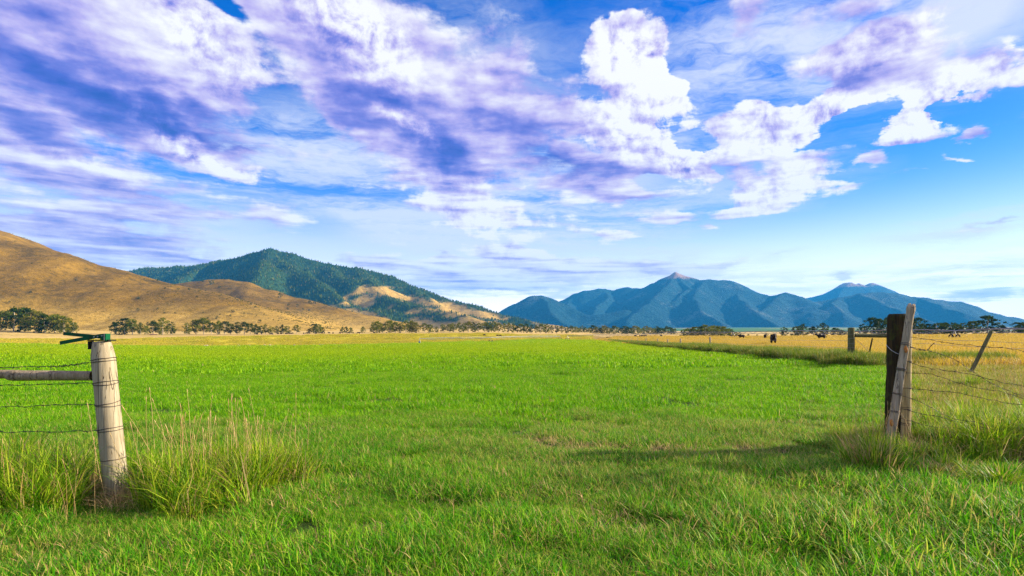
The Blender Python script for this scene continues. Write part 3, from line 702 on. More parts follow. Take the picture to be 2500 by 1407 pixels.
stk = variants('stalk_patch', [stalks('stalk_patch', 5, .26, .55, 1.0, 230 + s, .003, .075, .0095) for s in range(8)], MSTALK)
n = 2600; x = rng.uniform(-10, -1.9, n); y = rng.uniform(5.0, 7.6, n); k = rng.random(n) < tall_left(x, y) * .013; x, y = x[k], y[k]
xa = rng.normal(-3.3, .34, 13); ya = rng.normal(6.4, .38, 13); x = np.concatenate([x, xa]); y = np.concatenate([y, ya])
place('seed_stalks', stk, x, y, rng.uniform(.65, 1.1, len(x)), 'dry straw coloured seed stalks rising from the left fence grass', 'grass', .12)
x = np.concatenate([rng.uniform(5.9, 14, 210), rng.normal(5.0, .18, 14)]); y = np.concatenate([rng.uniform(7.6, 17, 210), rng.normal(7.7, .2, 14)]); k = (x > .72 * y) | (np.abs(x - 5.0) < .5); x, y = x[k], y[k]
place('seed_stalks', stk, x, y, np.where(y > 9, rng.uniform(.55, .9, len(x)), rng.uniform(.4, .75, len(x))), 'dry orange seed stalks in the rough grass right of the posts', 'grass', .14)
# matted straw lying in the rough grass
mat_ = variants('thatch_patch', [blades('thatch_patch', 160, .26, .15, .40, .006, 1.1, 260 + s, 1.0) for s in range(5)], MSTALK)
n = 5000; x = np.concatenate([rng.uniform(-10, -1.5, n), rng.uniform(4.6, 11, n)]); y = np.concatenate([rng.uniform(4.6, 7.6, n), rng.uniform(6.4, 9.4, n)])
k = rng.random(2 * n) < np.maximum(tall_left(x, y), tall_right(x, y)) * .035; x, y = x[k], y[k]
place('dry_thatch', mat_, x, y, rng.uniform(.6, 1.0, len(x)), 'matted dry straw lying among the rough fence grass', 'grass', .15)
thin_ = variants('bleached_patch', [blades('bleached_patch', 60, .34, .06, .17, .005, .9, 280 + s, .8) for s in range(4)], MSTALK)
x = np.concatenate([rng.normal(.8, 1.5, 150), rng.uniform(-5, 5.5, 170), rng.normal(-2.5, .5, 26)]); y = np.concatenate([rng.normal(8.3, .9, 150), rng.uniform(3.4, 11, 170), rng.normal(6.1, .4, 26)])
place('bleached_grass', thin_, x, y, rng.uniform(.6, 1.2, len(x)), 'bleached dry blades mixed into the worn middle of the gateway grass', 'grass', .1)
# right of the fence: rough meadow, then golden pasture
mixc = variants('rough_patch', [blades('rough_patch', 420, .55, .12, .42, .012, .6, 300 + s, .22) for s in range(6)], MGOLD_MIX)
n = 9000; x = rng.uniform(5, 40, n); y = rng.uniform(8.6, 33, n)
k = (~in_field(x, y, -.45)) & (np.abs(x) < y * 1.15 + 2) & (rng.random(n) < np.clip(1.3 - y / 60, .3, 1)); x, y = x[k], y[k]
place('rough_grass', mixc, x, y, rng.uniform(.45, .9, len(x)) * np.clip(y / 13, .55, .85), 'yellowing rough grass just inside the wire fence', 'grass')
goldc = variants('golden_patch', [blades('golden_patch', 520, 1.4, .25, .62, .03, .3, 330 + s, .3, (0, .55, 1)) for s in range(6)], MGOLD)
xx, yy = wedge(26000, 24, 130, 2); k = (~in_field(xx, yy, -1.2)) & (xx > 0); x, y = xx[k], yy[k]
place('golden_grass', goldc, x, y, rng.uniform(.6, 1.0, len(x)), 'tall golden ripe grass in the cattle pasture', 'grass')
goldf = variants('golden_patch', [blades('golden_patch', 520, 3.6, .3, .7, .11, .3, 350 + s, .3, (0, .55, 1)) for s in range(4)], MGOLD)
xx, yy = wedge(15000, 120, 330, 2); k = (~in_field(xx, yy, -2)) & (xx > 0); x, y = xx[k], yy[k]
place('golden_grass', goldf, x, y, rng.uniform(.6, .9, len(x)), 'golden ripe grass on the far side of the cattle pasture', 'grass')
# dense green fringe along the field fence
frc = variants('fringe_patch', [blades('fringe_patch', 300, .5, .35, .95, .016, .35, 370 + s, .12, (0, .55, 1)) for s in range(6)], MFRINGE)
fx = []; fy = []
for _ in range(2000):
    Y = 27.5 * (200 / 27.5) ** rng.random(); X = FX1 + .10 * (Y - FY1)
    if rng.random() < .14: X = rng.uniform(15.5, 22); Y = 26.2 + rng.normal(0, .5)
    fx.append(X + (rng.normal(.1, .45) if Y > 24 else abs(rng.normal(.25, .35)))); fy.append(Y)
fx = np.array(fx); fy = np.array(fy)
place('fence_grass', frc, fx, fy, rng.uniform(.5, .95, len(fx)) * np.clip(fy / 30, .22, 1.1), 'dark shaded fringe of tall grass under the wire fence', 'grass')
# a rough skin of grass on the far bank
bkc = variants('bank_patch', [blades('bank_patch', 420, 4.0, .25, .6, .14, .4, 390 + s, .15, (0, .55, 1)) for s in range(4)], MBANK)
xx, yy = wedge(9000, 290, 470, 1.5); a = np.arctan2(xx, yy); r_ = np.hypot(xx, yy)
k = (xx < .14 * yy) & (r_ > field_r(a) + 1) & (r_ < bank_r(a)); x, y = xx[k], yy[k]
place('bank_grass', bkc, x, y, rng.uniform(.6, 1.1, len(x)), 'yellow green rough grass clothing the far bank', 'grass')

# a few tussocks that stand out one by one
def tussock(px, py, h, rad, n, mat, bend, seed, label, name='grass_tussock', dry=.1, wid=.011, cat='grass tussock'):
    Y = FPX * CAM_H / (py - HOR); x = tpx(px) * Y
    me = blades(name, n, rad, h * .45, h, wid, bend, seed, dry, clump=True); me.materials.append(mat)
    o = obj(name, me, loc=(x, Y, Hs(x, Y))); tag(o, label, cat); return o
tussock(2415, 1110, .74, .42, 640, MGT, .75, 501, 'large bright green arching tussock right of the gate posts', wid=.014)
tussock(2135, 1150, .62, .34, 640, MGT, .45, 502, 'yellowing tussock at the foot of the leaning gate post', dry=.3)
tussock(2290, 1165, .36, .28, 360, MGOLD_MIX, .8, 503, 'flattened straw coloured tussock below the sagging wires', dry=.45)
tussock(2370, 950, .55, .32, 300, MGT, .7, 504, 'dark tussock round the foot of the slanting fence post')
tussock(140, 1175, .48, .28, 420, MGT, .7, 505, 'leafy green tussock at the lower left under the rail')
tussock(40, 1120, .60, .30, 420, MGT, .55, 506, 'tall dark green tussock at the left edge under the rail')
tussock(375, 1130, .40, .24, 360, MGT, .5, 507, 'tall green tussock just right of the pale post')
tussock(520, 1150, .55, .30, 360, MGOLD_MIX, .45, 508, 'straw yellow tussock under the tallest seed stalks', dry=.4)
tussock(620, 1160, .45, .30, 360, MGOLD_MIX, .6, 509, 'low yellowing tussock at the right end of the seed stalks', dry=.3)
tussock(220, 1190, .34, .18, 150, MSTALK, .8, 510, 'tangle of dead straw against the base of the pale post', dry=1, wid=.006)

tussock(2290, 1075, .50, .30, 420, MGT, .65, 511, 'bright green tussock close beside the thin yellowed post', wid=.013)
tussock(2480, 1080, .62, .34, 460, MGT, .6, 512, 'tall bright tussock cut by the right edge of the picture', wid=.014)
tussock(2450, 1190, .42, .32, 460, MGT, .8, 513, 'low leafy tussock at the right edge in the foreground', wid=.012)
tussock(95, 1235, .42, .30, 460, MGT, .7, 514, 'leafy tussock at the lower left nearest the camera', wid=.012)

# ------------------------------------------------------------------ timber, wire and iron
def m_wood(name, stops, moss=None, scale=1.0, crack=.8, bdist=.006):
    m, t = new_mat(name); tcn = t.node('ShaderNodeTexCoord'); p = tcn.outputs['Object']
    g = t.noise(t.mapping(p, (38 * scale, 38 * scale, 1.6 * scale)), 1.0, 6, .65, .4)
    big = t.noise(t.mapping(p, (5, 5, 2.0)), 1.0, 4, .6)
    cr = t.noise(t.mapping(p, (17 * scale, 17 * scale, .13)), 1.0, 3, .5, .2)
    line = t.math('SUBTRACT', 1, t.smooth(t.math('ABSOLUTE', t.math('SUBTRACT', cr, .5)), .0, .016))
    col = t.ramp(t.math('ADD', t.math('MULTIPLY', g, .65), t.math('MULTIPLY', big, .35)), stops)
    if moss is not None:
        col = t.mix(t.math('MULTIPLY', t.smooth(t.noise(p, 9, 5, .7), .5, .62), .8), col, moss)
    col = t.mix(t.math('MULTIPLY', line, crack), col, (.05, .035, .022))
    h = t.math('SUBTRACT', g, t.math('MULTIPLY', line, 1.2))
    out_principled(t, col, .85, h, .9, bdist); return m
W_PALE = m_wood('pale_wood', [(.3, (.22, .175, .105)), (.5, (.34, .285, .185)), (.7, (.46, .40, .28))], crack=.9)
W_GREY = m_wood('grey_wood', [(.3, (.19, .145, .09)), (.5, (.35, .28, .19)), (.7, (.50, .42, .30))])
W_TIE = m_wood('dark_creosoted_wood', [(.3, (.010, .008, .005)), (.5, (.030, .022, .012)), (.72, (.09, .055, .022))], (.05, .055, .012))
W_POLE = m_wood('yellowed_wood', [(.3, (.24, .17, .07)), (.5, (.40, .31, .15)), (.7, (.52, .42, .23))])
W_RAIL = m_wood('rail_wood', [(.3, (.17, .13, .075)), (.5, (.32, .25, .155)), (.7, (.45, .37, .24))])
W_MOSS = m_wood('mossy_wood', [(.3, (.05, .05, .02)), (.5, (.14, .13, .06)), (.7, (.24, .22, .12))], (.07, .085, .02))
def m_metal(name, c, rough=.5, met=.6, rust=None):
    m, t = new_mat(name); p = t.node('ShaderNodeTexCoord').outputs['Object']
    col = t.mix(t.smooth(t.noise(p, 22, 5, .7), .48, .62), c, rust if rust else tuple(v * .6 for v in c))
    b = out_principled(t, col, rough); b.inputs['Metallic'].default_value = met; return m
M_WIRE = m_metal('dark_wire', (.06, .055, .055), .6, .5, (.10, .06, .04))
M_GALV = m_metal('galvanised_wire', (.40, .40, .42), .4, .8)
M_GREEN = m_metal('green_paint', (.004, .085, .032), .35, 0, (.010, .045, .02))
M_RUST = m_metal('rusty_iron', (.22, .105, .04), .8, .2, (.06, .035, .02))
M_BLACK = m_metal('black_iron', (.02, .02, .02), .5, .4)

def post_mesh(name, a, b, r0, r1, seed, top='flat', segs=28, rings=30, knots=(), grooves=3, rough=.05):
    """round timber from a (foot) to b (head), local to a; grooves are drying cracks, knots are bumps"""
    rs = random.Random(seed); a = Vector(a); b = Vector(b); d = (b - a); L = d.length; q = d.to_track_quat('Z', 'Y')
    gr = [(rs.uniform(0, 6.28), rs.uniform(0, .25), rs.uniform(.6, 1)) for _ in range(grooves)]
    prof = [(i / rings * L, r0 + (r1 - r0) * i / rings) for i in range(rings + 1)]
    if top == 'chamfer':
        prof = [(s, r) for s, r in prof if s < L - .19] + [(L - .185, r1), (L - .14, r1 * .97), (L - .07, r1 * .86), (L - .012, r1 * .76), (L, r1 * .72)]
    elif top == 'round':
        prof = [(s, r) for s, r in prof if s < L - .05] + [(L - .045, r1), (L - .015, r1 * .93), (L, r1 * .80)]
    elif top == 'ragged':
        prof = [(s, r) for s, r in prof if s < L - .16] + [(L - .15, r1 * 1.0), (L - .10, r1 * 1.08), (L - .06, r1 * 1.12), (L - .03, r1 * 1.02), (L, r1 * .8)]
    v = []; f = []
    nz = np.random.default_rng(seed)
    ox, oy = nz.uniform(0, 99, 2)
    for (s, r) in prof:
        ang = np.arange(segs) * 2 * math.pi / segs
        n1 = fbm(np.cos(ang) * 1.3 + ox, np.sin(ang) * 1.3 + s * 2.2 + oy, 3, seed) - .5
        n2 = fbm(np.cos(ang) * 5 + ox, np.sin(ang) * 5 + s * .9 + oy, 2, seed + 9) - .5
        rr = r * (1 + 2 * rough * n1 + 1.4 * rough * n2)
        for (ga, g0, g1) in gr:
            if g0 * L <= s <= g1 * L + .1:
                da = np.angle(np.exp(1j * (ang - ga - .25 * math.sin(s * 2.1 + ga)))); rr = rr * (1 - .16 * np.exp(-(da / .10) ** 2))
        for (ka, ks, kh) in knots:
            da = np.angle(np.exp(1j * (ang - ka))); rr = rr + kh * np.exp(-(da / .45) ** 2 - ((s - ks) / .035) ** 2)
        zz_ = s + (nz.normal(0, .009, segs) if (top == 'ragged' and s > L - .11) else 0)
        for k in range(segs):
            v.append(q @ Vector((rr[k] * math.cos(ang[k]), rr[k] * math.sin(ang[k]), float(zz_[k]) if hasattr(zz_, '__len__') else s)))
    n = len(prof)
    for i in range(n - 1):
        for k in range(segs):
            k2 = (k + 1) % segs; f.append((i * segs + k, i * segs + k2, (i + 1) * segs + k2, (i + 1) * segs + k))
    v.append(q @ Vector((0, 0, prof[-1][0] - (.015 if top == 'ragged' else -.003)))); c = len(v) - 1
    for k in range(segs): f.append(((n - 1) * segs + k, (n - 1) * segs + (k + 1) % segs, c))
    return mesh(name, v, f, True)
def tube(name, pts, r, sides=6, closed=False):
    pts = [Vector(p) for p in pts]; v = []; f = []; n = len(pts)
    for i, p in enumerate(pts):
        t_ = (pts[(i + 1) % n] - pts[i - 1]) if closed else (pts[min(i + 1, n - 1)] - pts[max(i - 1, 0)])
        t_.normalize(); u = t_.cross(Vector((0, 0, 1)))
        if u.length < .05: u = t_.cross(Vector((1, 0, 0)))
        u.normalize(); w_ = t_.cross(u)
        for k in range(sides):
            a = 2 * math.pi * k / sides; v.append(p + u * (r * math.cos(a)) + w_ * (r * math.sin(a)))
    m_ = n if closed else n - 1
    for i in range(m_):
        for k in range(sides):
            k2 = (k + 1) % sides; j2 = (i + 1) % n
            f.append((i * sides + k, i * sides + k2, j2 * sides + k2, j2 * sides + k))
    if not closed: f.append(tuple(range(sides))[::-1]); f.append(tuple((n - 1) * sides + k for k in range(sides)))
    return v, f
def join(parts):
    v = []; f = []
    for a, b in parts:
        o_ = len(v); v += list(a); f += [tuple(i + o_ for i in q) for q in b]
    return v, f
def box(c, sz, rot=None):
    v = [Vector((x * sz[0] / 2, y * sz[1] / 2, z * sz[2] / 2)) for x in (-1, 1) for y in (-1, 1) for z in (-1, 1)]
    if rot is not None: v = [rot @ p for p in v]
    v = [p + Vector(c) for p in v]
    return v, [(0, 1, 3, 2), (4, 6, 7, 5), (0, 4, 5, 1), (2, 3, 7, 6), (0, 2, 6, 4), (1, 5, 7, 3)]
def wire_wrap(name, parent, c0, c1, s, r, turns, seed, mat=None, slope=.12):
    """turns of wire round a post running from c0 to c1 (local), at fraction s"""
    rs = random.Random(seed); d = (c1 - c0).normalized(); q = d.to_track_quat('Z', 'Y'); c = c0 + (c1 - c0) * s; parts = []
    for k in range(turns):
        tl = rs.uniform(-slope, slope); ph = rs.uniform(0, 6.28); dz_ = rs.uniform(-.012, .012) + k * .018
        pts = [c + q @ Vector((r * math.cos(a), r * math.sin(a), dz_ + r * tl * math.cos(a - ph) + .002 * math.sin(5 * a))) for a in np.arange(0, 6.283, .26)]
        parts.append(tube('', pts, .0035, 5, True))
    v, f = join(parts); return obj(name, mesh(name, v, f, True), mat or M_WIRE, parent)
def barbed(name, pts, seed, label, barbs=True, r=.0022, mat=None, wig=.004, kink=None, step=.06, group=None, sp=.11):
    """two twisted strands through pts with barbs every handspan"""
    rs = random.Random(seed); pts = [Vector(p) for p in pts]; fine = []
    for a, b in zip(pts[:-1], pts[1:]):
        n = max(2, int((b - a).length / step))
        fine += [a + (b - a) * (i / n) for i in range(n)]
    fine.append(pts[-1])
    sm = fine[:]
    for _ in range(3): sm = [sm[0]] + [(sm[i - 1] + sm[i] * 2 + sm[i + 1]) / 4 for i in range(1, len(sm) - 1)] + [sm[-1]]
    sm = [p + Vector((rs.gauss(0, wig * .5), rs.gauss(0, wig * .5), rs.gauss(0, wig))) if 0 < i < len(sm) - 1 else p for i, p in enumerate(sm)]
    o0 = sm[0].copy(); loc = [p - o0 for p in sm]
    parts = []
    for ph in (0, math.pi) if barbs else (0,):
        st = [p + Vector((.0022 * math.cos(i * 1.9 + ph), .0022 * math.sin(i * 1.9 + ph), .003 * math.sin(i * 1.9 + ph))) if barbs else p for i, p in enumerate(loc)]
        parts.append(tube('', st, r, 5))
    body = obj(name, mesh(name, *join(parts), True), mat or M_WIRE, None, o0)
    tag(body, label, 'barbed wire' if barbs else 'wire', group)
    if barbs:
        bp = []; acc = 0
        for i in range(1, len(loc)):
            acc += (loc[i] - loc[i - 1]).length
            if acc > sp:
                acc = 0
                for _ in range(2):
                    d = Vector((rs.uniform(-1, 1), rs.uniform(-1, 1), rs.uniform(-1, 1))).normalized() * .017
                    bp.append(tube('', [loc[i] - d, loc[i] + d], .0019, 4))
        if bp:
            tag(obj('barbs', mesh('barbs', *join(bp)), mat or M_WIRE, body), kind='stuff')
    return body
def pt(px, py, Y): return Vector((tpx(px) * Y, Y, zpy(py, Y)))

# --- left: pale post with rail, wires and the green iron bracket
YL = 5.88
foot = pt(289, 1200, YL); head = pt(248, 834, YL); foot.z = Hs(foot.x, foot.y) - .12
lp_ = obj('fence_post', post_mesh('fence_post', (0, 0, 0), head - foot, .112, .106, 11, 'chamfer', 36, 40, grooves=2, rough=.03), W_PALE, None, foot)
tag(lp_, 'thick pale weathered wooden post holding a green iron bracket on top', 'fence post')
c0, c1 = Vector((0, 0, 0)), head - foot
Lz = lambda py: (zpy(py, YL) - foot.z) / (head.z - foot.z)
for k, (py, n) in enumerate(((880, 2), (935, 2), (988, 2), (1052, 2), (1122, 1))):
    wire_wrap('wire_wrap', lp_, c0, c1, Lz(py), .1125, n, 30 + k, None, .18)
for k in range(7):      # fencing staples
    s_ = .2 + .1 * k; a = -1.5 + .25 * math.sin(k * 5); q = (c1 - c0).to_track_quat('Z', 'Y'); c = c0 + (c1 - c0) * s_ + q @ Vector((.110 * math.cos(a), .110 * math.sin(a), 0))
    obj('staple', mesh('staple', *tube('', [c + Vector((-.008, .005, 0)), c + Vector((-.007, -.008, .002)), c + Vector((.007, -.008, .004)), c + Vector((.008, .005, .004))], .002, 5)), M_WIRE, lp_)
# rails
ra, rb = pt(20, 917, YL + .02), pt(226, 918, YL + .02)
d_ = ra - rb
rail = obj('fence_rail', post_mesh('fence_rail', (0, 0, 0), d_, .050, .055, 12, 'round', 24, 20, grooves=2, rough=.06), W_RAIL, None, rb)
tag(rail, 'round grey wooden rail butting into the pale post', 'fence rail')
rc = pt(48, 914, YL + .14); rd = pt(-900, 910, YL + .1)
rail2 = obj('fence_rail', post_mesh('fence_rail', (0, 0, 0), rd - rc, .045, .052, 13, 'round', 24, 30, grooves=2, rough=.06), W_RAIL, None, rc)
tag(rail2, 'second grey rail running out of the picture behind the first rail end', 'fence rail')
LW = [([(218,885),(170,893),(110,896),(0,898),(-700,905)], 'top barbed strand with a twisted splice left of the pale post'),
      ([(224,936),(190,935),(150,937),(90,940),(0,941),(-700,948)], 'barbed strand hanging just under the grey rail'),
      ([(230,988),(200,987),(150,989),(60,992),(0,994),(-700,1000)], 'barbed strand midway down the left fence over tall grass'),
      ([(242,1052),(150,1054),(60,1055),(-700,1062)], 'lowest barbed strand buried in the left fence grass')]
for k, (pl, lb) in enumerate(LW):
    barbed('barbed_wire', [pt(a, b, YL - .10 - (.03 if i else 0)) for i, (a, b) in enumerate(pl)], 40 + k, lb)
tw = []
for k in range(26):     # the splice: a strand wound round the top wire
    u_ = k / 25; p_ = pt(128 + 90 * u_, 895.5 - 9.5 * u_ ** 1.2, YL - .12); tw.append(p_ + Vector((0, .012 * math.cos(k * 1.6), .012 * math.sin(k * 1.6))))
sp_o = tw[0].copy(); tag(obj('wire_splice', mesh('wire_splice', *tube('', [p - sp_o for p in tw], .0034, 5), True), M_WIRE, None, sp_o), 'coiled wire splice wound round the top left strand', 'wire splice')
# bracket: plate, clamp block and two angle-iron arms
bh = head.copy(); br = empty('iron_bracket', bh); tag(br, 'green and rusty iron bracket with two splayed arms on top of the pale post', 'bracket')
ux = 5.88 / FPX
def L_(px, py, dy=0.0): return Vector(((px - 247) * ux, dy, (834 - py) * ux))
obj('base_plate', mesh('base_plate', *box(L_(248, 831), (.215, .12, .012))), M_BLACK, br)
obj('side_strap', mesh('side_strap', *box(L_(222.5, 843) + Vector((0, -.01, 0)), (.012, .07, .085))), M_BLACK, br)
def angle_iron(a, b, w_, t_, flip):
    d = (b - a); q = Matrix.Rotation(-math.atan2(d.z, d.x) , 3, 'Y'); L0 = d.length; c = (a + b) / 2
    v1 = box(c + q @ Vector((0, -w_ / 2, 0)), (L0, t_, w_), q)
    v2 = box(c + q @ Vector((0, 0, flip * (w_ / 2 - t_ / 2))), (L0 - .001, w_ - t_ * 2.2, t_), q)
    return v1, v2
a1, a2 = angle_iron(L_(246, 823.5, .02), L_(153, 814.5, .02), .034, .005, 1)
obj('arm', mesh('arm', *a1), M_GREEN, br); ob = obj('arm_flange', mesh('arm_flange', *a2), M_RUST, br)
b1, b2 = angle_iron(L_(262, 819, -.05), L_(158, 837.5, -.05), .036, .005, -1)
obj('arm', mesh('arm', *b1), M_GREEN, br); obj('arm_flange', mesh('arm_flange', *b2), M_BLACK, br)
obj('clamp_block', mesh('clamp_block', *box(L_(261.5, 823.5, -.045), (.046, .055, .066))), M_GREEN, br)
obj('end_plate', mesh('end_plate', *box(L_(269.5, 823, -.045), (.008, .070, .070))), M_GREEN, br)
obj('edge_plate', mesh('edge_plate', *box(L_(267.2, 823, -.075), (.004, .020, .072))), M_GALV, br)
for (bx_, by_) in ((243, 823), (252, 822), (262, 820)):
    bm_ = bmesh.new(); bmesh.ops.create_cone(bm_, cap_ends=True, segments=6, radius1=.008, radius2=.008, depth=.012, matrix=Matrix.Rotation(R(90), 4, 'X'))
    me = bpy.data.meshes.new('bolt'); bm_.to_mesh(me); bm_.free(); obj('bolt', me, M_GALV, br, L_(bx_, by_, -.082))

# --- right: three posts standing together
dk_f, dk_h = pt(2190, 1085, 8.25), pt(2195, 767, 8.25); dk_f.z = Hs(dk_f.x, dk_f.y) - .1
dk = obj('gate_post', post_mesh('gate_post', (0, 0, 0), dk_h - dk_f, .168, .145, 21, 'round', 36, 40, grooves=4, rough=.045), W_TIE, None, dk_f)
tag(dk, 'thick nearly black mossy gate post behind the leaning pole', 'fence post')
th_f, th_h = pt(2210, 1085, 8.0), pt(2216, 802, 8.0); th_f.z = Hs(th_f.x, th_f.y) - .1
th = obj('gate_post', post_mesh('gate_post', (0, 0, 0), th_h - th_f, .060, .053, 22, 'round', 24, 30, grooves=2, rough=.05), W_POLE, None, th_f)
tag(th, 'thin upright yellowed post beside the black gate post', 'fence post')
le_f, le_h = pt(2167, 1095, 7.86), pt(2226, 743, 7.86); le_f.z = Hs(le_f.x, le_f.y) - .04
le = obj('gate_post', post_mesh('gate_post', (0, 0, 0), le_h - le_f, .060, .047, 23, 'ragged', 28, 44, ((-1.2, 1.72, .012), (-.8, 1.25, .01), (-2.0, .55, .01), (-1.0, .9, .008)), 3, .06), W_GREY, None, le_f)
tag(le, 'slim grey leaning pole with a ragged top, tallest of the gate posts', 'fence post')
def fr(o0, o1, py, Y): return (zpy(py, Y) - o0.z) / (o1.z - o0.z)
for k, (py, n) in enumerate(((841, 2), (906, 3), (965, 2), (1008, 3))):
    wire_wrap('wire_wrap', le, Vector((0, 0, 0)), le_h - le_f, fr(le_f, le_h, py, 7.86), .0575 + .003 * (py > 900), n, 60 + k, None, .10)
for k, (py, n) in enumerate(((884, 2), (945, 1), (1001, 3), (1037, 3))):
    wire_wrap('wire_wrap', th, Vector((0, 0, 0)), th_h - th_f, fr(th_f, th_h, py, 8.0), .061, n, 70 + k, None, .12)
patch_ = []
for (py, px) in ((853, 2213), (1033, 2178)):   # bared orange wood
    p_ = pt(px, py, 7.79) - le_f; patch_.append(p_)
for p_ in patch_:
    bm_ = bmesh.new(); bmesh.ops.create_icosphere(bm_, subdivisions=2, radius=.03); 
    for q_ in bm_.verts: q_.co = Vector((q_.co.x * .85, q_.co.y * .35, q_.co.z * 1.7)) + Vector((0, .004 * math.sin(q_.co.z * 90), 0))
    me = bpy.data.meshes.new('bare_patch'); bm_.to_mesh(me); bm_.free()
    mo = bpy.data.materials.get('bared_wood')
    if mo is None: mo, t = new_mat('bared_wood'); out_principled(t, t.ramp(t.noise(t.node('ShaderNodeTexCoord').outputs['Object'], 60, 4), [(.3, (.30, .10, .02)), (.7, (.55, .24, .06))]), .8)
    obj('bare_patch', me, mo, le, p_ + Vector((0, .012, 0)))
# loose pale wire looped across the black post
lw = [pt(a, b, y_) for a, b, y_ in ((2164,842,8.16),(2168,848,8.09),(2176,856,8.05),(2186,862,8.0),(2196,866,7.93),(2206,866,7.86),(2214,862,7.83))]
barbed('loose_wire', lw, 80, 'pale loose wire looped across the black gate post', False, .0042, M_GALV, .001, step=.03)
RW = [([(2222,823),(2262,828),(2340,842),(2430,848),(2500,858),(3000,900)], 'highest barbed strand leaving the right gate posts'),
      ([(2218,846),(2246,852),(2272,857),(2330,875),(2400,925),(2450,950),(2520,975),(2900,1060)], 'barbed strand sagging in a long curve from the gate posts'),
      ([(2218,884),(2250,893),(2290,903),(2360,911),(2430,930),(2500,944),(2950,1010)], 'barbed strand from the thin post passing the slanting post foot'),
      ([(2198,908),(2230,913),(2275,911),(2320,930),(2370,945),(2440,955),(2520,978),(2950,1050)], 'barbed strand tied to the leaning pole with a kink'),
      ([(2215,948),(2260,953),(2330,957),(2400,973),(2460,985),(2520,992),(2950,1050)], 'barbed strand at mid height of the thin post'),
      ([(2194,966),(2226,972),(2260,988),(2300,1012),(2340,1026),(2380,1030),(2450,1050),(2900,1130)], 'loose barbed strand drooping into the bright tussock'),
      ([(2216,1002),(2250,1010),(2310,1022),(2380,1040),(2500,1065),(2900,1130)], 'low barbed strand running into the right grass'),
      ([(2186,1016),(2215,1025),(2245,1036),(2290,1046),(2350,1044),(2420,1062),(2800,1120)], 'lowest barbed strand hooked round the leaning pole base')]
for k, (pl, lb) in enumerate(RW):
    barbed('barbed_wire', [pt(a, b, max(5.6, 7.86 - (a - 2200) * .0014)) for a, b in pl], 90 + k, lb, r=.0020, wig=.0045)
# broken end curling up
cl = [pt(a, b, 7.8) for a, b in ((2222,848),(2240,853),(2258,858),(2268,854),(2271,846),(2274,839),(2284,839))]
barbed('barbed_wire', cl, 99, 'short broken barbed end curling upward beside the posts', r=.0034, wig=.004, step=.03)

# --- brace behind, slanting post, field fence
YB = 27.5
b1f = pt(2078, 887, YB); b1h = pt(2078, 800, YB)
p1 = obj('brace_post', post_mesh('brace_post', (0, 0, 0), Vector((0, 0, b1h.z - Hs(b1f.x, YB) + .05)), .16, .145, 31, 'round', 20, 16), W_MOSS, None, (b1f.x, YB, Hs(b1f.x, YB) - .05))
tag(p1, 'stout mossy brace post standing in the golden grass left of the black gate post', 'fence post')
for k in range(5): wire_wrap('wire_wrap', p1, Vector((0, 0, 0)), Vector((0, 0, b1h.z - Hs(b1f.x, YB) + .05)), .3 + .13 * k, .165, 1, 110 + k, M_GALV)
b2x = tpx(2186) * YB
p2 = obj('brace_post', post_mesh('brace_post', (0, 0, 0), Vector((0, 0, 1.72)), .15, .14, 32, 'round', 20, 16), W_MOSS, None, (b2x, YB + .15, Hs(b2x, YB) - .05))
tag(p2, 'brace post hidden behind the black gate post at the rail end', 'fence post')
rl = pt(2086, 819, YB); rr_ = pt(2181, 820, YB + .1)
tag(obj('brace_rail', post_mesh('brace_rail', (0, 0, 0), rr_ - rl, .095, .10, 33, 'flat', 18, 14), W_MOSS, None, rl), 'dark mossy horizontal rail between the brace posts', 'fence rail')
dr = [pt(a, b, YB - .02) for a, b in ((2087, 827), (2100, 838), (2115, 852), (2124, 862))]
barbed('brace_wire', dr, 120, 'thin diagonal brace wire below the mossy rail', False, .007, M_GALV, .003, step=.3)
stf, sth = pt(2121, 868, YB - .6), pt(2130, 826, YB - .6)
tag(obj('fence_stake', post_mesh('fence_stake', (0, 0, 0), sth - stf, .035, .03, 34, 'flat', 12, 8), W_TIE, None, stf), 'thin crooked dark stake leaning under the mossy rail', 'stake')
sf, sh = pt(2366, 922, 20.5), pt(2421, 808, 20.5); sf.z = Hs(sf.x, sf.y) - .05
tag(obj('fence_post', post_mesh('fence_post', (0, 0, 0), sh - sf, .066, .060, 35, 'flat', 18, 18), W_MOSS, None, sf), 'weathered fence post slanting to the right in the pasture', 'fence post')
for k, pl in enumerate(([(2232,813),(2310,809),(2421,805.5),(2500,804.5),(2700,803)], [(2232,838),(2300,842),(2395,848),(2500,852),(2700,858)], [(2232,829),(2330,831),(2408,833),(2500,838),(2700,842)])):
    barbed('fence_wire', [pt(a, b, 27.5 - (a - 2190) * .0303 if a < 2421 else 20.5 - (a - 2421) * .02) for a, b in pl], 130 + k, ('top smooth wire stretched to the head of the slanting post', 'third wire crossing the slanting post at its middle', 'second wire just below the head of the slanting post')[k], False, .006, M_GALV, .004, step=.5)
ORD = ['first', 'second', 'third', 'fourth', 'fifth', 'sixth', 'seventh', 'eighth', 'ninth', 'tenth', 'eleventh', 'twelfth', 'thirteenth', 'fourteenth', 'fifteenth', 'sixteenth', 'seventeenth', 'eighteenth', 'nineteenth', 'twentieth', 'twenty-first', 'twenty-second', 'twenty-third', 'twenty-fourth', 'twenty-fifth', 'twenty-sixth', 'twenty-seventh', 'twenty-eighth', 'twenty-ninth', 'thirtieth', 'thirty-first', 'thirty-second', 'thirty-third', 'thirty-fourth', 'thirty-fifth', 'thirty-sixth', 'thirty-seventh', 'thirty-eighth', 'thirty-ninth', 'fortieth']
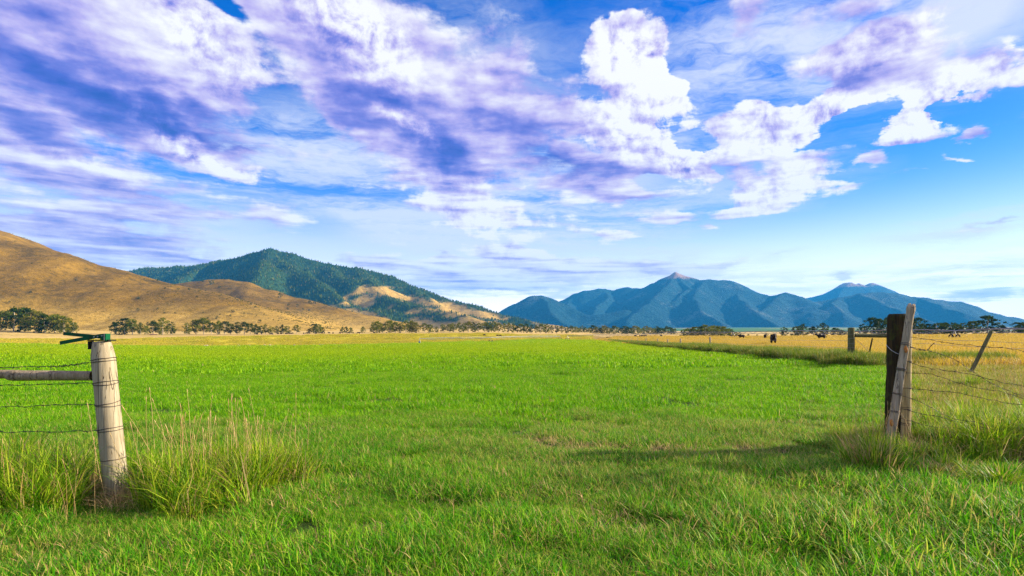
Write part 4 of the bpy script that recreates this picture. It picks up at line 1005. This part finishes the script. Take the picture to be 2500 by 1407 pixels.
fpx = [(1734, 823), (1662, 827), (1630, 828.5), (1606, 827), (1577, 827.5), (1557, 828), (1542, 828.5), (1531, 829), (1520, 829.5), (1511, 829.5)]
prev = Vector((b1f.x, YB, 0)); fpts = []
for k, (px, ty) in enumerate(fpx):
    Y = (FX1 - .10 * FY1 + .5) / (tpx(px) - .10); x = tpx(px) * Y; g0 = Hs(x, Y)
    o = obj('fence_post', post_mesh('fence_post', (0, 0, 0), Vector((random.uniform(-.05, .05), 0, max(.9, zpy(ty, Y) - g0 + .1))), .10, .09, 140 + k, 'flat', 8, 4, grooves=0), W_PALE if k in (0, 3, 4) else W_GREY, None, (x, Y, g0 - .1))
    tag(o, '%s fence post along the golden pasture counted away from the brace post' % ORD[k], 'fence post', 'posts of the field fence'); fpts.append(Vector((x, Y, g0)))
for hgt_, lb in ((1.05, 'top'), (.7, 'lower')):
    barbed('fence_wire', [Vector((b1f.x, YB, Hs(b1f.x, YB) + hgt_))] + [p + Vector((0, 0, hgt_)) for p in fpts], 160, '%s thin wire of the long fence between field and pasture' % lb, False, .006, M_GALV, .004, step=4)

# ------------------------------------------------------------------ trees
def limb(p0, p1, r0, r1, n=5, jit=.1, rs=random):
    pts = [p0 + (p1 - p0) * (i / n) + Vector((rs.gauss(0, jit), rs.gauss(0, jit), 0)) * (0 < i < n) for i in range(n + 1)]
    v = []; f = []; S_ = 6
    for i, p in enumerate(pts):
        r = r0 + (r1 - r0) * i / n
        for k in range(S_): a = 2 * math.pi * k / S_; v.append(p + Vector((r * math.cos(a), r * math.sin(a), 0)))
    for i in range(n):
        for k in range(S_): f.append((i * S_ + k, i * S_ + (k + 1) % S_, (i + 1) * S_ + (k + 1) % S_, (i + 1) * S_ + k))
    return v, f
def make_tree(seed, wide=.38, bare=.10, clumps=60, leaves=26, lsize=.06):
    """unit-height tree: trunk mesh with limbs, crown of leaf sprays filling an uneven volume"""
    rs = random.Random(seed); parts = []; ends = []
    top = Vector((rs.uniform(-.06, .06), rs.uniform(-.06, .06), .82))
    parts.append(limb(Vector((0, 0, -.03)), top, .026, .008, 6, .012, rs))
    for k in range(9):
        s = rs.uniform(max(bare, .12), .75); b = top * s; b.z = .82 * s; a = rs.uniform(0, 6.28); L = wide * rs.uniform(.5, .9) * (1.15 - .5 * abs(s - .45))
        e = b + Vector((math.cos(a) * L, math.sin(a) * L, L * rs.uniform(.1, .7)))
        parts.append(limb(b, e, .011, .004, 3, .012, rs)); ends.append(e); ends.append((b + e) / 2)
    v, f = join(parts); tm = mesh('trunk', v, f, True)
    g = np.random.default_rng(seed); C = []
    lob = [(g.uniform(0, 6.28), g.uniform(.25, .8), g.uniform(.75, 1.2)) for _ in range(5)]
    for k in range(clumps):
        if k < len(ends): c = np.array(ends[k]) + g.normal(0, .03, 3)
        else:
            a = g.uniform(0, 6.28); z = bare + (.94 - bare) * g.random() ** .85
            q = (z - bare) / (.96 - bare); env = math.sqrt(max(.02, 1 - abs(2 * q - .85) ** 2.2)) if q < .9 else .35
            m_ = 1 + .3 * sum(w_ - 1 for (la, lz, w_) in lob if abs(math.sin((a - la) / 2)) < .4 and abs(z - lz) < .2)
            rr = wide * math.sqrt(g.random()) * env * m_
            c = np.array((math.cos(a) * rr, math.sin(a) * rr, z))
        c[2] = min(max(c[2], bare * .6), .94); C.append((c, g.uniform(.055, .115)))
    V = []; hue = []
    for c, r in C:
        h0 = g.random()
        n = int(leaves * (r / .09) ** 2)
        d = g.normal(0, 1, (n, 3)); d /= np.linalg.norm(d, axis=1)[:, None]
        p = c + d * (r * g.random((n, 1)) ** .45) * np.array((1.1, 1.1, .8))
        nrm = d + g.normal(0, .55, (n, 3)); nrm /= np.linalg.norm(nrm, axis=1)[:, None]
        u = np.cross(nrm, g.normal(0, 1, (n, 3))); u /= np.linalg.norm(u, axis=1)[:, None]; w_ = np.cross(nrm, u)
        s = lsize * g.uniform(.5, 1.1, (n, 1))
        V.append(np.stack([p - u * s * .5, p - w_ * s * .38, p + u * s * .5, p + w_ * s * .38], 1)); hue.append(np.clip(.6 * h0 + .4 * g.random(n), 0, 1))
    V = np.concatenate(V); hue = np.concatenate(hue); n = len(V)
    col = np.zeros((n * 4, 3)); col[:, 0] = np.repeat(hue, 4)
    cm = fast_mesh('crown', V.reshape(-1, 3), np.arange(n * 4), np.full(n, 4), col=col)
    return tm, cm
def m_bark():
    m, t = new_mat('bark'); p = pos(t); out_principled(t, t.ramp(t.noise(p, 2.5, 4), [(.35, (.24, .20, .14)), (.65, (.58, .50, .38))]), .9); return m
MBARK = m_bark()
L_OLIVE = m_leaf('olive_leaves', [(.1, (.030, .050, .004)), (.5, (.11, .135, .010)), (.9, (.27, .27, .03))], .38)
L_DARK = m_leaf('dark_leaves', [(.1, (.012, .028, .003)), (.5, (.040, .070, .007)), (.9, (.10, .125, .014))], .32)  # dark foliage; on the right-hand trees the darker colour stands in for backlight
L_YEL = m_leaf('yellowing_leaves', [(.1, (.055, .060, .008)), (.5, (.16, .16, .02)), (.9, (.30, .27, .05))], .38)
COT = [make_tree(600 + k, .36 + .04 * (k % 3), .06 + .04 * (k % 3), 62, 26, .062) for k in range(7)]
SLIM = [make_tree(620 + k, .25, .12, 44, 26, .062) for k in range(5)]
DENS = [make_tree(640 + k, .52, .02, 95, 28, .062) for k in range(5)]
JUN = [make_tree(660 + k, .55, .01, 46, 26, .085) for k in range(4)]
_lm = {}
def leafy(cm, mat):
    key = (cm.name, mat.name)
    if key not in _lm:
        c = cm.copy(); c.name = 'crown'; c.materials.clear(); c.materials.append(mat); _lm[key] = c
    return _lm[key]
tree_rs = random.Random(99)
def tree(px, top, Y, kindset, mat, label, group, name='cottonwood_tree', cat='tree', wide=1.0, base=None):
    x = tpx(px) * Y; z = Hs(x, Y) if base is None else base
    h = zpy(top, Y) - z
    tm, cm = kindset[tree_rs.randrange(len(kindset))]
    e = empty(name, (x, Y, z), tree_rs.uniform(0, 6.28)); w_ = h * wide * tree_rs.uniform(.9, 1.12); e.scale = (w_, w_, h)
    tag(e, label, cat, group)
    obj('trunk', tm, MBARK, e); obj('crown', leafy(cm, mat), None, e)
    return e
def row(spec, Y, kinds, where, group, name='cottonwood_tree', mats=(L_OLIVE, L_DARK), wide=1.0, jit=14, adj='leafy tree'):
    for k, (px, top) in enumerate(spec):
        ks = kinds[tree_rs.randrange(len(kinds))]; mt = mats[tree_rs.randrange(len(mats))]
        tree(px, top, Y + tree_rs.uniform(-jit, jit), ks, mt, '%s %s from the left in %s' % (ORD[k], adj, where), group, name, 'tree', wide)
row([(-28,752),(4,756),(34,749),(62,751),(88,757),(110,765),(134,767),(157,771),(177,782)], 425, (COT, DENS, DENS), 'the grove at the left edge', 'trees of the left grove', wide=1.12, mats=(L_OLIVE, L_OLIVE, L_YEL, L_DARK))
row([(284,785),(304,776),(323,778),(343,787),(357,795),(374,782),(397,775),(419,785)], 445, (COT, DENS, DENS), 'the two dark clumps beyond the pale post', 'trees of the second grove', mats=(L_DARK, L_DARK, L_OLIVE))
row([(456,786),(479,778),(497,775),(516,786),(532,783),(549,783),(563,788),(579,785),(596,785),(611,789),(624,791),(637,793),(648,790),(662,796),(675,795),(690,792),(703,793),(724,793)], 465, (SLIM, COT), 'the long tree row below the brown hill', 'trees of the long row', mats=(L_DARK, L_OLIVE), wide=1.15)
row([(755,803),(768,790),(779,791),(788,798)], 460, (COT, DENS), 'the small clump below the brown hill end', 'trees of the small clump')
row([(836,798),(845,797),(856,799),(886,797)], 470, (DENS,), 'the scattered bushy trees on the tan flat', 'scattered trees on the tan flat', wide=.75)
row([(912,785),(922,784),(934,790),(951,782),(965,785),(978,788),(990,782),(1003,783),(1013,786),(1036,788),(1049,791),(1066,797)], 490, (COT, DENS), 'the row before the tan meadow slopes', 'trees before the meadow slopes', mats=(L_OLIVE, L_OLIVE, L_YEL))
row([(1082,790),(1097,790),(1107,788),(1122,787),(1132,786),(1144,784),(1155,786),(1168,788),(1184,786),(1194,787),(1206,784),(1217,788),(1231,789),(1241,788),(1252,790),(1262,792),(1273,789),(1285,790),(1297,792),(1309,793),(1321,790),(1334,791),(1347,794),(1359,793),(1372,795),(1384,796),(1395,795)], 520, (COT, SLIM), 'the even tree row at mid picture', 'trees of the middle row', mats=(L_OLIVE, L_OLIVE, L_YEL, L_DARK), jit=20, wide=1.15)
row([(1405 + 8.6 * k, 797 + 3.5 * math.sin(k * 2.1) + k * .08) for k in range(29)], 640, (DENS, COT), 'the low wood before the blue mountains', 'trees of the low wood', mats=(L_OLIVE, L_DARK, L_YEL), jit=30, wide=1.2)
row([(1670,803),(1682,800),(1696,797),(1711,796),(1723,792),(1738,794),(1752,795),(1766,796),(1779,801),(1791,808)], 345, (DENS,), 'the round grove beyond the golden pasture', 'trees of the round grove', mats=(L_OLIVE, L_DARK), jit=12, wide=1.15)
row([(1806,812),(1827,815),(1848,816),(1872,813),(1890,816),(2066,810),(2088,812)], 350, (JUN,), 'the low bushes beyond the pasture', 'low bushes beyond the pasture', 'bush', (L_DARK, L_OLIVE), .9, 8, 'low dark bush')
row([(1914,797),(1946,795),(1960,790),(1985,796),(2009,788),(2040,800),(2056,805)], 330, (COT, DENS), 'the spaced trees left of the brace post', 'spaced trees behind the cattle', mats=(L_DARK,), wide=1.1)
row([(2106,790),(2130,772),(2146,776),(2168,773),(2192,780),(2236,774),(2249,789)], 315, (DENS, COT), 'the tall dark clump behind the gate posts', 'dark trees behind the gate posts', mats=(L_DARK,), wide=1.15)
row([(2268,790),(2286,786),(2304,787),(2322,785),(2340,790),(2356,786),(2376,783),(2412,769),(2442,793),(2487,786),(2503,789),(2540,780)], 310, (DENS, JUN), 'the dark hedge of trees at the right edge', 'dark trees at the right edge', mats=(L_DARK,), wide=1.3)

# unseen young tree added outside the frame to cast shade across the gateway
tm, cm = make_tree(777, .17, .66, 30, 11, .045)
for v_ in cm.vertices: v_.co.z = .73 + (min(max(v_.co.z, .55), 1.0) - .55) * .50  # crown squeezed upward to set where its shade falls
e = empty('added_shade_tree', (17.0, 9.0, Hs(17.0, 9.0)), .4); e.scale = (6.6, 6.6, 6.6); tag(e, 'slender unseen tree added right of the gateway to shade the foreground grass', 'tree')
obj('trunk', tm, MBARK, e); obj('crown', cm, L_OLIVE, e)
# junipers on the brown hill, set where the line of sight meets the slope
def on_hill(px, py):
    for Y in np.arange(560, 1800, 4.0):
        x = tpx(px) * Y; z = zpy(py, Y); i_ = (x - BX[0, 0]) / 5; j_ = (Y - BY[0, 0]) / 5
        i0, j0 = int(i_), int(j_)
        if 0 <= i0 < BX.shape[0] - 1 and 0 <= j0 < BX.shape[1] - 1 and BZ[i0, j0] > z: return x, Y, BZ[i0, j0]
    return None
BUSH = [(77,647,4),(495,690,6),(517,697,12),(536,704,6),(186,687,6),(385,687,6),(364,678,4),(403,706,5),(338,734,9),(275,735,4),(337,760,8),(75,718,6),(22,744,6),(146,746,4),(384,758,5),(401,768,6),(428,766,5),(496,767,5),(436,708,5),(462,709,6),(506,722,4),(480,729,6),(579,727,4),(580,736,5),(613,747,5),(624,752,6),(569,764,8),(596,768,5),(537,771,4),(562,775,6),(530,780,9),(507,781,6),(634,788,9),(645,769,4),(625,773,4),(683,727,12),(657,709,5),(642,700,5),(757,742,9),(768,744,7),(779,740,7),(726,749,7),(704,748,6),(702,757,6),(740,757,5),(860,764,5),(755,760,5),(795,790,6),(822,756,4),(300,700,3),(230,664,3),(120,690,3)]
zone = lambda px, py: ('high on the brown hill' if py < 712 else 'midway up the brown hill' if py < 752 else 'low on the brown hill')
cnt = {}
for (px, py, s) in sorted(BUSH):
    hit = on_hill(px, py)
    if hit is None: continue
    x, Y, z = hit; h = s / FPX * Y
    zn = zone(px, py); k = cnt.get(zn, 0); cnt[zn] = k + 1
    tm, cm = JUN[tree_rs.randrange(4)]
    e = empty('juniper_bush', (x, Y, z - .3), tree_rs.uniform(0, 6.28)); e.scale = (h * 1.05, h * 1.05, h)
    tag(e, '%s dark juniper from the left among those %s' % (ORD[k], zn), 'bush', 'junipers on the brown hill')
    obj('trunk', tm, MBARK, e); obj('crown', leafy(cm, L_DARK), None, e)
# sagebrush speckle
N_ = 40000; i = rng.integers(0, BX.shape[0] - 1, N_); j = rng.integers(0, BX.shape[1] - 1, N_)
gx = BX[i, j] + rng.random(N_) * 5; gy = BY[i, j] + rng.random(N_) * 5; gz = BZ[i, j]; px, py = prj(gx, gy, gz)
dn = fbm(gx / 60, gy / 60, 4, 71); k = (gz > H(gx, gy) + .5) & (rng.random(N_) < np.clip((dn - .45) * 5, 0.05, 1) * np.clip((py - 600) / 120, .15, 1)) & (px > -80) & (px < 1100)
k = np.where(k)[0][:9000]
sage = variants('sagebrush', [leafy(cm, L_YEL) for tm, cm in JUN[:3]], L_YEL)
s_ = rng.uniform(.9, 2.0, len(k)); scatter('sagebrush', sage, np.stack([gx, gy, gz - .2], -1)[k], yaw(len(k)), np.stack([s_ * 1.3, s_ * 1.3, s_ * .8], -1), 'grey green sagebrush speckling the lower brown hill', 'sagebrush')

# ------------------------------------------------------------------ cattle
def skin(name, verts, edges, rad, sub=1):
    me = bpy.data.meshes.new(name); me.from_pydata(verts, edges, []); o = bpy.data.objects.new(name, me); COL.objects.link(o)
    md = o.modifiers.new('skin', 'SKIN'); md.use_smooth_shade = True
    for k, r in enumerate(rad): me.skin_vertices[0].data[k].radius = r if hasattr(r, '__len__') else (r, r)
    me.skin_vertices[0].data[0].use_root = True
    o.modifiers.new('sub', 'SUBSURF').levels = sub; o.modifiers['sub'].render_levels = sub
    dg = bpy.context.evaluated_depsgraph_get(); out = bpy.data.meshes.new_from_object(o.evaluated_get(dg)); out.name = name
    bpy.data.objects.remove(o); return out
def cow_mesh(graze, seed):
    rs = random.Random(seed); s = rs.uniform(-.04, .04)
    V = [(0, 0, 1.02), (.45, 0, 1.03), (.72, 0, 1.05), (-.45, 0, 1.02), (-.72, 0, 1.10)]           # belly, chest, withers front, flank, rump
    Rr = [(.33, .38), (.33, .38), (.22, .30), (.32, .36), (.24, .28)]
    E = [(0, 1), (1, 2), (0, 3), (3, 4)]
    if graze: hd = [(.98, .02, .92), (1.22, .04, .58), (1.36, .04, .28), (1.44, .04, .12)]
    else: hd = [(.96, .02, 1.22), (1.16, .05, 1.36), (1.38, .08, 1.28), (1.52, .09, 1.14)]
    b = 5; V += hd; Rr += [(.17, .22), (.14, .17), (.125, .13), (.085, .08)]; E += [(2, b), (b, b + 1), (b + 1, b + 2), (b + 2, b + 3)]
    for (x, y, par, sw) in ((.52, .20, 1, s), (.52, -.20, 1, -s), (-.58, .20, 3, -s), (-.58, -.20, 3, s)):
        k = len(V); fr_ = x > 0
        V += [(x, y, .78), (x + (.0 if fr_ else .06), y, .48), (x + sw + (0 if fr_ else -.07), y, .26 if fr_ else .30), (x + sw + (.02 if fr_ else 0), y, .03)]
        Rr += [.135 if fr_ else .165, .085, .055, .065]; E += [(par, k), (k, k + 1), (k + 1, k + 2), (k + 2, k + 3)]
    k = len(V); V += [(-.93, 0, 1.02), (-.96, 0, .62)]; Rr += [.035, .04]; E += [(4, k), (k, k + 1)]
    hx = hd[1]; k = len(V); V += [(hx[0] - .02, hx[1] + .26, hx[2] + .04), (hx[0] - .02, hx[1] - .22, hx[2] + .04)]; Rr += [.05, .05]; E += [(b + 1, k), (b + 1, k + 1)]
    return skin('cow', V, E, Rr, 1)
m_cow, t = new_mat('black_hide'); out_principled(t, t.ramp(t.noise(t.node('ShaderNodeTexCoord').outputs['Object'], 4, 4), [(.4, (.012, .010, .009)), (.7, (.035, .026, .02))]), .6)
COWS = [cow_mesh(False, 1), cow_mesh(True, 2)]
for me in COWS: me.materials.append(m_cow)
def cow(px, Y, rz, g, label, group, s=1.0):
    x = tpx(px) * Y; o = obj('cow', COWS[g], None, None, (x, Y, Hs(x, Y)), R(rz)); o.scale = (s, s, s); tag(o, label, 'cow', group); return o
cow(1888, 70, -112, 0, 'largest black cow facing the camera in golden grass', 'cattle in the golden pasture', 1.05)
cow(1868, 150, -108, 0, 'black cow just left of the largest cow', 'cattle in the golden pasture')
cow(1811, 165, 175, 0, 'black cow standing farthest left among the near pasture cattle', 'cattle in the golden pasture')
cow(2006, 118, 180, 0, 'black cow facing left between the largest cow and the brace post', 'cattle in the golden pasture')
for k, (px, rz) in enumerate(((1483,0),(1551,10),(1562,80),(1568,110),(1576,190),(1614,30))):
    cow(px, 285, rz, k % 2, '%s small distant cow from the left behind the field fence' % ORD[k], 'distant cattle behind the fence', .8)
far_c = [627,638,658,664,678,684,698,704,708,714,741,748,755,772,785,792,803,812,830,851,861,875,912,877]
for k, px in enumerate(sorted(far_c)):
    cow(px + (k % 3) * .6, 428 + 14 * math.sin(k * 1.7), tree_rs.uniform(0, 360), k % 2, '%s tiny dark cow from the left in the far herd' % ORD[k], 'far herd on the tan flat', .95)
for k, px in enumerate((1182, 1214, 1221)):
    cow(px, 372, tree_rs.uniform(0, 360), 1, '%s tiny cow grazing on the green bank at mid picture' % ORD[k], 'cows on the green bank', .9)
# ------------------------------------------------------------------ pale rocks along the far field edge
def rock(seed):
    bm_ = bmesh.new(); bmesh.ops.create_icosphere(bm_, subdivisions=2, radius=.5); rs = random.Random(seed)
    o_ = Vector((rs.uniform(0, 9),) * 3)
    for v_ in bm_.verts:
        d = v_.co.normalized(); v_.co = v_.co * (1 + .35 * math.sin(3 * d.x + o_.x) * math.cos(4 * d.y + o_.x)); v_.co.z *= .65
    me = bpy.data.meshes.new('rock'); bm_.to_mesh(me); bm_.free(); return me
m_rock, t = new_mat('pale_stone'); out_principled(t, t.ramp(t.noise(t.node('ShaderNodeTexCoord').outputs['Object'], 3, 4), [(.3, (.28, .20, .14)), (.7, (.55, .45, .36))]), .9)
ROCKS = [rock(s) for s in range(3)]
for me in ROCKS: me.materials.append(m_rock)
for k, (px, w_) in enumerate(((498,3),(505,6),(583,4),(609,4),(646,5),(659,4),(688,3),(719,5),(767,4),(781,4),(788,4),(817,4))):
    a_ = math.atan(tpx(px)); r_ = float(field_r(np.array([a_]))[0]) - 1; x, Y = r_ * math.sin(a_), r_ * math.cos(a_); s = w_ / FPX * Y * 1.3
    o = obj('rock', ROCKS[k % 3], None, None, (x, Y, Hs(x, Y) + .1), k * 1.3); o.scale = (s, s * .8, s * .8)
    tag(o, '%s pale rock from the left along the far edge of the green field' % ORD[k], 'rock', 'rocks along the field edge')
# ------------------------------------------------------------------ irrigation pivots
M_PIPE = m_metal('galvanised_pipe', (.30, .31, .33), .45, .7); M_TYRE = m_metal('tyre_rubber', (.02, .02, .02), .8, 0); M_BLUE = m_metal('blue_panel', (.04, .18, .45), .5, 0)
def pivot(name, stops, label, vee=5.0, centre=True):
    """stops: (px, Y, pipe height py); a tower under every stop, a trussed pipe between stops"""
    P_ = [pt(a, b, Y) for a, Y, b in stops]; o0 = Vector((P_[0].x, P_[0].y, Hs(P_[0].x, P_[0].y))); e = empty(name, o0); tag(e, label, 'irrigation pivot')
    for k, p in enumerate(P_):
        g = Hs(p.x, p.y); dn_ = (P_[min(k + 1, len(P_) - 1)] - P_[max(k - 1, 0)]); dn_.z = 0; dn_.normalize(); sd = Vector((-dn_.y, dn_.x, 0))
        hh = p.z - g
        legs = []
        for q_ in (-1, 1):
            ft = Vector((p.x, p.y, g + .25)) + sd * q_ * hh * .42
            legs.append(tube('', [p - o0, ft - o0], .07, 5))
        legs.append(tube('', [Vector((p.x, p.y, g + .45)) + sd * hh * .42 - o0, Vector((p.x, p.y, g + .45)) - sd * hh * .42 - o0], .06, 5))
        tw_ = obj('tower', mesh('tower', *join(legs)), M_PIPE, e)
        if not (centre and k == 0):
            for q_ in (-1, 1):
                c = Vector((p.x, p.y, g + .45)) + sd * q_ * hh * .42 - o0
                ring = [c + sd * (.45 * math.cos(a)) + Vector((0, 0, .45 * math.sin(a))) for a in np.arange(0, 6.28, .52)]
                obj('wheel', mesh('wheel', *tube('', ring, .14, 6, True)), M_TYRE, tw_)
        else:
            obj('control_box', mesh('control_box', *box(Vector((p.x, p.y, g + .8)) - o0, (.7, .4, 1.0))), M_BLUE, e)
    for a, b in zip(P_[:-1], P_[1:]):
        L0 = (b - a).length; n = max(4, int(L0 / vee)); d = (b - a); sd = Vector((-d.y, d.x, 0)).normalized()
        top = [a + d * (i_ / n) + Vector((0, 0, .35 * math.sin(math.pi * i_ / n))) - o0 for i_ in range(n + 1)]
        obj('pipe', mesh('pipe', *tube('', top, .13, 6)), M_PIPE, e)
        tr_ = []
        low = [a + d * (i_ / n) + Vector((0, 0, .35 * math.sin(math.pi * i_ / n) - .75 * min(1, 3.0 * math.sin(math.pi * i_ / n)))) - o0 for i_ in range(n + 1)]
        tr_.append(tube('', low, .06, 4))
        for i_ in range(1, n):
            for q_ in (-.5, .5):
                tr_.append(tube('', [low[i_], top[i_] + d * (q_ / n * .8)], .055, 4))
        obj('truss', mesh('truss', *join(tr_)), M_PIPE, e)
        hs_ = [tube('', [top[i_], top[i_] - Vector((0, 0, 1.15))], .018, 4) for i_ in range(n + 1)]
        obj('drop_hoses', mesh('drop_hoses', *join(hs_)), M_PIPE, e)['kind'] = 'stuff'
    return e
pivot('irrigation_pivot', [(1024, 288, 827), (1198, 315, 824), (1367, 385, 821)], 'distant pivot with a blue control box at the far edge of the field', 6)
pivot('irrigation_pivot', [(1385, 400, 820), (1567, 290, 816), (1790, 205, 811.5), (2100, 150, 809.5), (2330, 118, 808), (2620, 95, 806)], 'long grey irrigation pipe on trusses crossing beyond the golden pasture', 5.5, False)
# a dug-out bank and brush heap
m_br, t = new_mat('dead_brush'); out_principled(t, t.ramp(t.noise(pos(t), 3, 4), [(.3, (.12, .06, .04)), (.7, (.38, .24, .16))]), .9)
g = np.random.default_rng(5); bp = []
for k in range(60):
    a, b = g.normal(0, 1, 3) * (1.4, 1.0, .3), g.normal(0, 1, 3) * (1.6, 1.2, .3); bp.append(tube('', [Vector(a) + Vector((0, 0, .5)), Vector(b) + Vector((0, 0, .45))], .06, 4))
xh = tpx(373) * 425; tag(obj('brush_heap', mesh('brush_heap', *join(bp)), m_br, None, (xh, 425, Hs(xh, 425))), 'reddish heap of dead brush on the tan flat beyond the pale post', 'brush heap')
